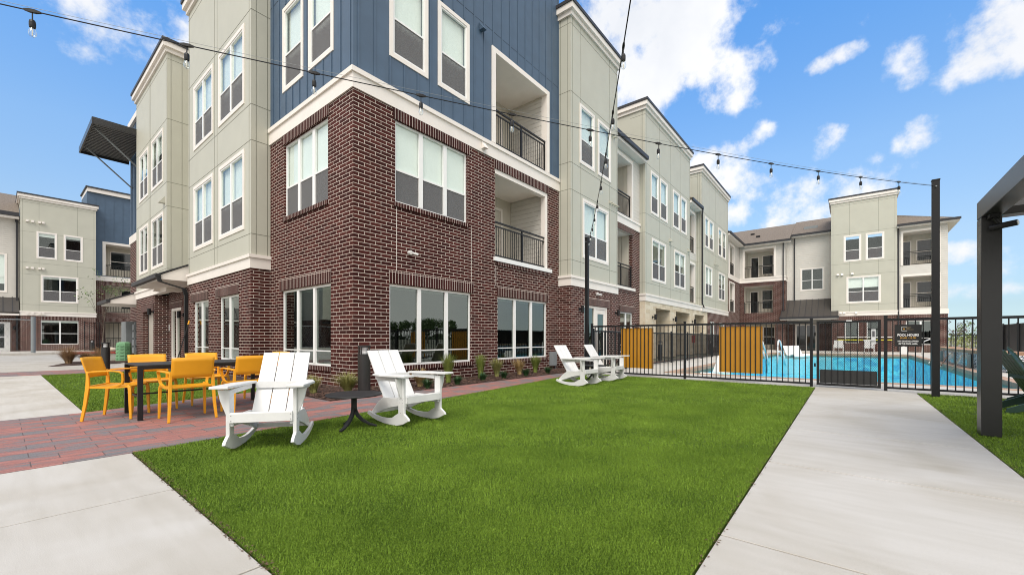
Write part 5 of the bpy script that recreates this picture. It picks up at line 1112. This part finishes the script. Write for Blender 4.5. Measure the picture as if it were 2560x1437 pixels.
m = MB(); m.lathe((0, 0, 0), [(.30, 0), (.28, .75), (.27, .88), (.18, .93)], 8); m.build('body', PEDG, t, True)
m = MB()
for k in range(8):
    a = R(45*k+22.5)
    for z in (.12, .28, .44, .60, .74): c, s_ = math.cos(a), math.sin(a); m.sweep([(c*.285-s_*.07, s_*.285+c*.07, z), (c*.285+s_*.07, s_*.285-c*.07, z)], .03, .04, (c, s_, 0))
m.build('ribs', PEDG, t, True)
t = thing('electrical_cabinet', 'tall grey electrical cabinet on the far wall behind the green pedestal', 'cabinet', (4.7, 31.5, 0))
m = MB(); m.box(4.45, 4.89, 31.2, 32.6, .3, 2.05); m.build('body', GRY, t, bevel=.01)
for i in range(4): m = MB(); m.box(4.6, 4.89, 30.1, 30.5, .3+i*.42, .62+i*.42); m.build('meter_box', GRY, t, bevel=.01)
m = MB(); m.cyl((4.75, 30.3, 0), (4.75, 30.3, .55), .05); m.cyl((4.75, 30.6, 0), (4.75, 30.6, 2.0), .04); m.build('conduit', GRY, t)
t = thing('chain_link_fence', 'galvanised chain link fence with thick post in front of the far left door', 'fence', (-3, 42.4, 0))
m = MB(); m.cyl((1.45, 42.4, 0), (1.45, 42.4, 2.55), .11, n=14); m.build('post', GRY, t)
m = MB(); m.cyl((-12, 42.4, 2.35), (1.45, 42.4, 2.35), .03); m.build('top_rail', GRY, t)
m = MB()
for x in np.arange(-12, 1.4, .24):
    for dx in (1, -1):
        xx = x+1.15*dx
        if -12.3 < xx < 1.4: m.sweep([(x, 42.4, .05), (xx, 42.4, 2.33)], .006, .006, (0, 1, 0))
m.build('chain_mesh', GRY, t)
m = MB(); m.box(3.0, 8.8, 41.7, 42.1, 0, .16); o = tag(m.build('kerb', plain('kerb_red_paint', (.42, .03, .035), .6, .2, 5)), kind='structure')
m = MB(); m.box(-12, 2.4, 41.9, 42.3, 0, .15); tag(m.build('kerb', CONC), kind='structure')
# fire extinguisher
t = thing('fire_extinguisher', 'red fire extinguisher hung on the limestone pier behind the fence', 'extinguisher', (29.4, 7.5, 0))
m = MB(); m.cyl((29.4, 8.04, .82), (29.4, 8.04, 1.3), .09, n=16); m.build('cylinder', plain('extinguisher_red', (.45, .02, .02), .35), t); m = MB(); m.cyl((29.4, 8.04, 1.3), (29.4, 8.04, 1.42), .035); m.build('valve', BLK, t)
# pool furniture
CH = plain('polished_rail', (.80, .80, .80), .3, .02, 3)
for i, (y, lb) in enumerate(((3.05, 'left white handrail curving down into the pool steps'), (2.35, 'right white handrail curving down into the pool steps'))):
    m = MB(); m.tube([(21.2, y, 0), (21.2, y, .75), (21.35, y, .95), (21.7, y, 1.02), (22.1, y, .98), (23.3, y, .40), (24.2, y, -.20)], .035, 10); m.tube([(21.25, y, .55), (22.3, y, .50), (23.7, y, -.15)], .025, 8)
    tag(m.build('handrail', CH, smooth=True), lb, 'handrail', 'white pool handrails')
def lounger(mat, lb0, sling=False):
    t = thing('pool_lounger', lb0, 'lounger', (0, 0, 0), 0, 'loungers round the pool')
    m = MB()
    if sling: prof = [(-.85, .35), (-.1, .33), (.0, .34), (.55, .95)]
    else: prof = [(-.95, .12), (-.70, .30), (-.35, .22), (.0, .10), (.30, .30), (.75, .85)]
    m.sweep([(0, y, z) for y, z in prof], .60, .07 if not sling else .025, (1, 0, 0)); m.build('seat', mat, t, True)
    if sling:
        for x in (-.29, .29):
            for y in (-.75, .05): m = MB(); m.cyl((x, y, 0), (x, y, .34), .02); m.build('leg', RKW, t, True)
        for x in (-.31, .31): m = MB(); m.tube([(x, .15, .34), (x, .1, .58), (x, -.35, .58), (x, -.4, .0)], .018, 8); m.build('armrest', RKW, t, True)
        m = MB(); m.cyl((0, .5, 0), (0, .45, .85), .018); m.build('brace', RKW, t, True)
    else: m = MB(); m.box(-.28, .28, -.6, .35, -.02, .10); m.build('base', mat, t, True)
    return t
SL = plain('grey_sling', (.50, .50, .49), .7)
lg = lounger(SL, 'grey sling lounge chair on the far deck, seen through the left half of the gate', True); lg.location = (43.2, .55, 0); lg.rotation_euler = (0, 0, R(-90))
dup(lg, (43.6, -1.35, 0), R(-90), 'grey sling lounge chair on the far deck, seen through the right half of the gate')
lw = lounger(RKW, 'white in-pool lounger nearest the handrails'); lw.location = (35.2, 3.0, -.30); lw.rotation_euler = (0, 0, R(-60))
dup(lw, (36.6, 2.7, -.30), R(-60), 'white in-pool lounger farther from the handrails'); dup(lw, (16.0, 3.55, -.40), R(-100), 'white in-pool lounger behind the fence just left of the second amber panel')
# raised spa with mosaic wall
t = thing('spa_wall', 'raised curved spa wall with black and white mosaic and brick coping', 'wall', (24, -4.2, 0))
cpt = [(31.5, -3.9), (29, -3.62), (26.5, -3.52), (24.3, -3.52), (22.4, -3.62), (20.2, -3.95)]
for (a, b) in zip(cpt[:-1], cpt[1:]):
    m = MB(); m.prism([(a[0], a[1], 0), (b[0], b[1], 0), (b[0], b[1]-.6, 0), (a[0], a[1]-.6, 0)], (0, 0, .56)); m.build('mosaic_wall', MOS, t)
    m = MB(); m.prism([(a[0], a[1]+.05, .56), (b[0], b[1]+.05, .56), (b[0], b[1]-.65, .56), (a[0], a[1]-.65, .56)], (0, 0, .11)); m.build('coping', COPE, t)
for x in (28.6, 25.4, 22.9):
    m = MB(); m.box(x-.3, x+.3, -3.56, -3.46, .02, .52); m.build('tile_spout', plain('slate_tile', (.16, .22, .23), .2), t)
    m = MB(); m.prism([(x-.14, -3.45, .50), (x-.14, -3.36, .45), (x-.14, -3.20, .10), (x-.14, -3.10, -.10), (x-.14, -3.12, -.10), (x-.14, -3.22, .10), (x-.14, -3.38, .44)], (.28, 0, 0)); m.build('waterfall', glass_mat('falling_water', (.85, .93, .95), 1.5, .12), t)
for y, lb in ((-5.3, 'left chrome spa ladder rail'), (-5.6, 'right chrome spa ladder rail')): pass
t = thing('pool_lift', 'pool chair lift with blue seat standing on the far deck', 'lift', (41.5, -3.1, 0))
m = MB(); m.box(41.3, 41.7, -3.4, -3.0, 0, .5); m.cyl((41.5, -3.2, .5), (41.5, -3.2, 1.5), .06); m.build('mast', RKW, t); m = MB(); m.box(41.2, 41.8, -3.9, -3.5, .55, .65); m.box(41.2, 41.8, -3.95, -3.88, .65, 1.3); m.build('seat', plain('lift_blue', (.02, .13, .5), .4), t); m = MB(); m.cyl((41.5, -3.2, 1.45), (41.5, -3.8, 1.3), .035); m.build('arm', RKW, t)
for z, mt, lb in ((1.22, RKW, 'white rescue pole hung level on the far wall behind the pool'), (.98, plain('noodle_yellow', (.65, .6, .02), .5), 'yellow rescue pole hung level on the far wall behind the pool')):
    m = MB(); m.cyl((46.5, .7, z), (46.5, -2.9, z), .04, n=8); tag(m.build('rescue_pole', mt), lb, 'pole')
m = MB(); m.tube([(39.3, -4.6, 0), (39.3, -4.6, .9), (39.2, -4.3, 1.05), (39.1, -4.0, .9), (39.1, -3.9, 0)], .03, 8); m.v += []; tag(m.build('grab_rail', CH, smooth=True), 'chrome grab rail arching over the far right pool edge', 'handrail')
# ================================================================== PLANTS
def clump(x, y, h, n, spread, mat, lb, lean=(0, 0), w_=.0065, seed=0, name='ornamental_grass', cat='grass', group='ornamental grasses', base=.035):
    rd = random.Random(seed*7+int(x*100)); m = MB(); n = int(n*(2.2 if seed < 20 else 1.3)); h *= 1.3 if seed < 20 else 1.1; base = base*1.8 if seed < 20 else base
    for i in range(n):
        a = rd.uniform(0, 6.283); r0_ = rd.uniform(0, base); L_ = h*rd.uniform(.55, 1.1); sp = spread*rd.uniform(.15, 1.0); k = 5
        p = Vector((x+r0_*math.cos(a), y+r0_*math.sin(a), 0)); d = Vector((math.cos(a)*sp+lean[0], math.sin(a)*sp+lean[1], 0)); sd_ = Vector((-math.sin(a), math.cos(a), 0)); prev = None
        for j in range(k+1):
            u = j/k; q = p+d*L_*u**1.8+Vector((0, 0, L_*(u-.38*sp*u*u*u))); ww = w_*(1-u*.85); e_ = (len(m.v), len(m.v)+1); m.v += [tuple(q-sd_*ww), tuple(q+sd_*ww)]
            if prev: m.f.append((prev[0], prev[1], e_[1], e_[0]))
            prev = e_
    t = thing(name, lb, cat, (x, y, 0), 0, group); m.build('blades', mat, t); return t
GG = plain('grass_green', (.16, .20, .035), .7, .35, 20); GT = plain('grass_tan', (.42, .30, .13), .75, .3, 20); GM = plain('grass_straw_green', (.28, .28, .09), .7, .35, 14); GD = plain('leaf_dark_green', (.03, .085, .025), .5, .35, 10); GB = plain('grass_brown', (.30, .19, .10), .8, .3, 10)
clump(4.38, 7.75, .36, 340, .95, GM, 'pale arching grass tuft left of the brick corner bollard', seed=1)
clump(3.98, 8.35, .30, 200, .7, GM, 'yellowish grass tuft behind the nearest rocking chair', (-.1, 0), seed=2)
clump(6.08, 7.62, .34, 320, .95, GT, 'orange tan grass tuft seen through the arm of the second rocking chair', seed=3)
clump(7.03, 7.72, .55, 320, .32, GG, 'tall upright green grass tuft under the right end of the big window', seed=4)
clump(8.44, 7.95, .50, 260, .30, GG, 'tall upright green grass on the pier between the two windows', seed=5)
clump(9.08, 7.90, .42, 260, .5, GM, 'green brown grass tuft under the left end of the second window', (-.15, -.1), seed=6)
clump(10.04, 7.82, .38, 240, .6, GT, 'straw coloured grass tuft under the middle of the second window', (-.1, 0), seed=7)
clump(10.90, 7.84, .44, 280, .42, GG, 'green grass tuft under the right end of the second window', seed=8)
for i, (x, y) in enumerate(((5.45, 7.42), (6.0, 7.28), (6.97, 7.33), (8.02, 7.47), (8.80, 7.40), (9.81, 7.40), (10.99, 7.42))):
    clump(x, y, .21, 130, 1.0, GD, 'small dark green leafy plant, %s along the front of the bark bed' % ('first', 'second', 'third', 'fourth', 'fifth', 'sixth', 'last')[i], w_=.013, seed=20+i, name='leafy_plant', cat='plant', group='low green plants in the bed', base=.06)
for i, (x, y, h) in enumerate(((1.9, 26.2, .75), (2.45, 26.3, .55), (2.75, 25.0, .72))):
    clump(x, y, h, 700, .95, GB, ('largest brown dry grass clump beyond the left turf', 'small brown dry grass clump between its two larger neighbours', 'brown dry grass clump just behind the head yellow chair')[i], w_=.007, seed=40+i, base=.10, group='dry grass clumps at the drive')
for i, (x, y, r_) in enumerate(((6.0, 49.0, .45), (6.8, 49.6, .35), (7.7, 48.9, .5))):
    m = MB(); m.lathe((x, y, .02), [(r_, 0), (r_*1.05, .12), (r_*.7, .28), (r_*.2, .34)], 9); tag(m.build('boulder', STONE, smooth=True), ('left', 'middle', 'right')[i]+' one of the three pale boulders by the far left brick wall', 'rock', 'pale boulders')
def leafy(m, c, r_, n, sz, rd, flat=1.0):
    for i in range(n):
        while True:
            v = Vector((rd.uniform(-1, 1), rd.uniform(-1, 1), rd.uniform(-1, 1)))
            if v.length < 1: break
        v = v*(v.length**.15); p = Vector(c)+Vector((v.x*r_, v.y*r_, v.z*r_*flat)); a = Vector((rd.gauss(0, 1), rd.gauss(0, 1), rd.gauss(0, 1))).normalized(); b = a.orthogonal().normalized(); s_ = sz*rd.uniform(.6, 1.3)
        m.poly([p-a*s_, p+b*s_*.5, p+a*s_, p-b*s_*.5])
LEAF = plain('tree_leaves', (.07, .125, .03), .6, .5, 1.5); LEAF2 = plain('young_leaves', (.12, .20, .04), .6, .4, 3); BARK = plain('bark', (.13, .10, .075), .9, .2, 10); PLUM = plain('plum_leaves', (.10, .05, .055), .6, .4, 5)
def tree(x, y, h, r_, n, sz, leaf, lb, tr=.06, bare=False, group=None, seed=1):
    rd = random.Random(seed); t = thing('tree', lb, 'tree', (x, y, 0), 0, group); m = MB(); m.cyl((x, y, 0), (x+.03*h, y, h*.55), tr, tr*.6, 8); tips = []
    for k in range(9):
        a = rd.uniform(0, 6.28); z0_ = h*rd.uniform(.3, .6); L_ = r_*rd.uniform(.7, 1.15); e_ = Vector((x+L_*math.cos(a), y+L_*math.sin(a), min(h, z0_+h*rd.uniform(.2, .42)))); m.cyl((x+.03*z0_, y, z0_), tuple(e_), tr*.4, tr*.1, 5); tips.append(e_)
        for q in range(3): a2 = rd.uniform(0, 6.28); e2 = e_+Vector((math.cos(a2), math.sin(a2), .8))*r_*.35; m.cyl(tuple(e_), tuple(e2), tr*.12, tr*.04, 4); tips.append(e2)
    m.build('trunk', BARK, t); m = MB()
    for e_ in tips: leafy(m, e_, r_*.42, n//len(tips), sz, rd, .8)
    m.build('crown', leaf, t); return t
tree(4.3, 38.5, 5.2, .95, 260, .06, LEAF2, 'thin young tree with sparse leaves before the far left balconies', .04, seed=3)
tree(55.0, -7.7, 2.5, .75, 420, .07, PLUM, 'small plum leaved tree beyond the spa wall, right of the wing', .05, seed=4)
tree(51.7, -8.2, 2.3, .6, 300, .08, LEAF2, 'small green tree just left of the thick dark post', .05, seed=5)
rd = random.Random(9); m = MB()
for i in range(60): leafy(m, (rd.uniform(50, 60), rd.uniform(-24, -7.5), rd.uniform(.3, 1.1)), 1.1, 60, .09, rd, .7)
tag(m.build('tall_weeds', plain('weeds', (.22, .25, .07), .7, .4, .8)), 'yellow green weeds beyond the far fence', 'vegetation', kind='stuff')
# wooded skyline far off and trees behind the viewer (mirrored in the ground floor windows)
rd = random.Random(12); m = MB()
for i in range(260):
    a = rd.uniform(R(-62), R(75)); d_ = rd.uniform(380, 520); c = (d_*math.cos(a), d_*math.sin(a), rd.uniform(0, 3)); leafy(m, c, rd.uniform(5, 9), 40, 1.6, rd, .6)
tag(m.build('distant_woods', plain('woods', (.06, .09, .04), .8, .3, .02)), 'low wooded skyline on the horizon', 'woods', kind='stuff')
for i in range(11):
    x = -12+i*9.0+rd.uniform(-3, 3); y = -62+rd.uniform(-8, 8); h = rd.uniform(3.4, 5.6)
    tree(x, y, h, h*.45, 1500, .22, LEAF, 'tree %d' % i, .14, group='trees on the open side of the courtyard', seed=60+i)['label'] = 'broad green tree on the open side of the courtyard, outside the view'
# building across the drive on the left, mirrored in the windows
Bx = thing('apartment_building', 'sage apartment building across the drive, seen only mirrored in the left windows', 'building', (-40, 50, 0))
m = MB(); m.box(-75, -15, 50, 62, 3.4, 12.5); m.build('panel_wall', GREEN, Bx); m = MB(); m.box(-75, -15, 50.3, 62, 0, 3.4); m.build('brick_wall', BR, Bx); m = MB(); m.box(-75, -15, 44, 50, 2.9, 3.15); m.build('carport_roof', CNP, Bx)
for k in range(11):
    m = MB(); m.box(-72.1+k*5.5, -71.9+k*5.5, 44.1, 44.3, 0, 2.9); m.build('carport_post', BLK, Bx)
    for z in (4.4, 8.2):
        m = MB(); m.box(-71+k*5.2, -68.6+k*5.2, 49.93, 49.99, z, z+2.2); w_ = m.build('window', WHITE, Bx); m = MB(); m.box(-70.9+k*5.2, -69.85+k*5.2, 49.91, 49.925, z+.12, z+2.08); m.box(-69.75+k*5.2, -68.7+k*5.2, 49.91, 49.925, z+.12, z+2.08); m.build('pane', DOORP, w_)
bpy.context.view_layer.update()
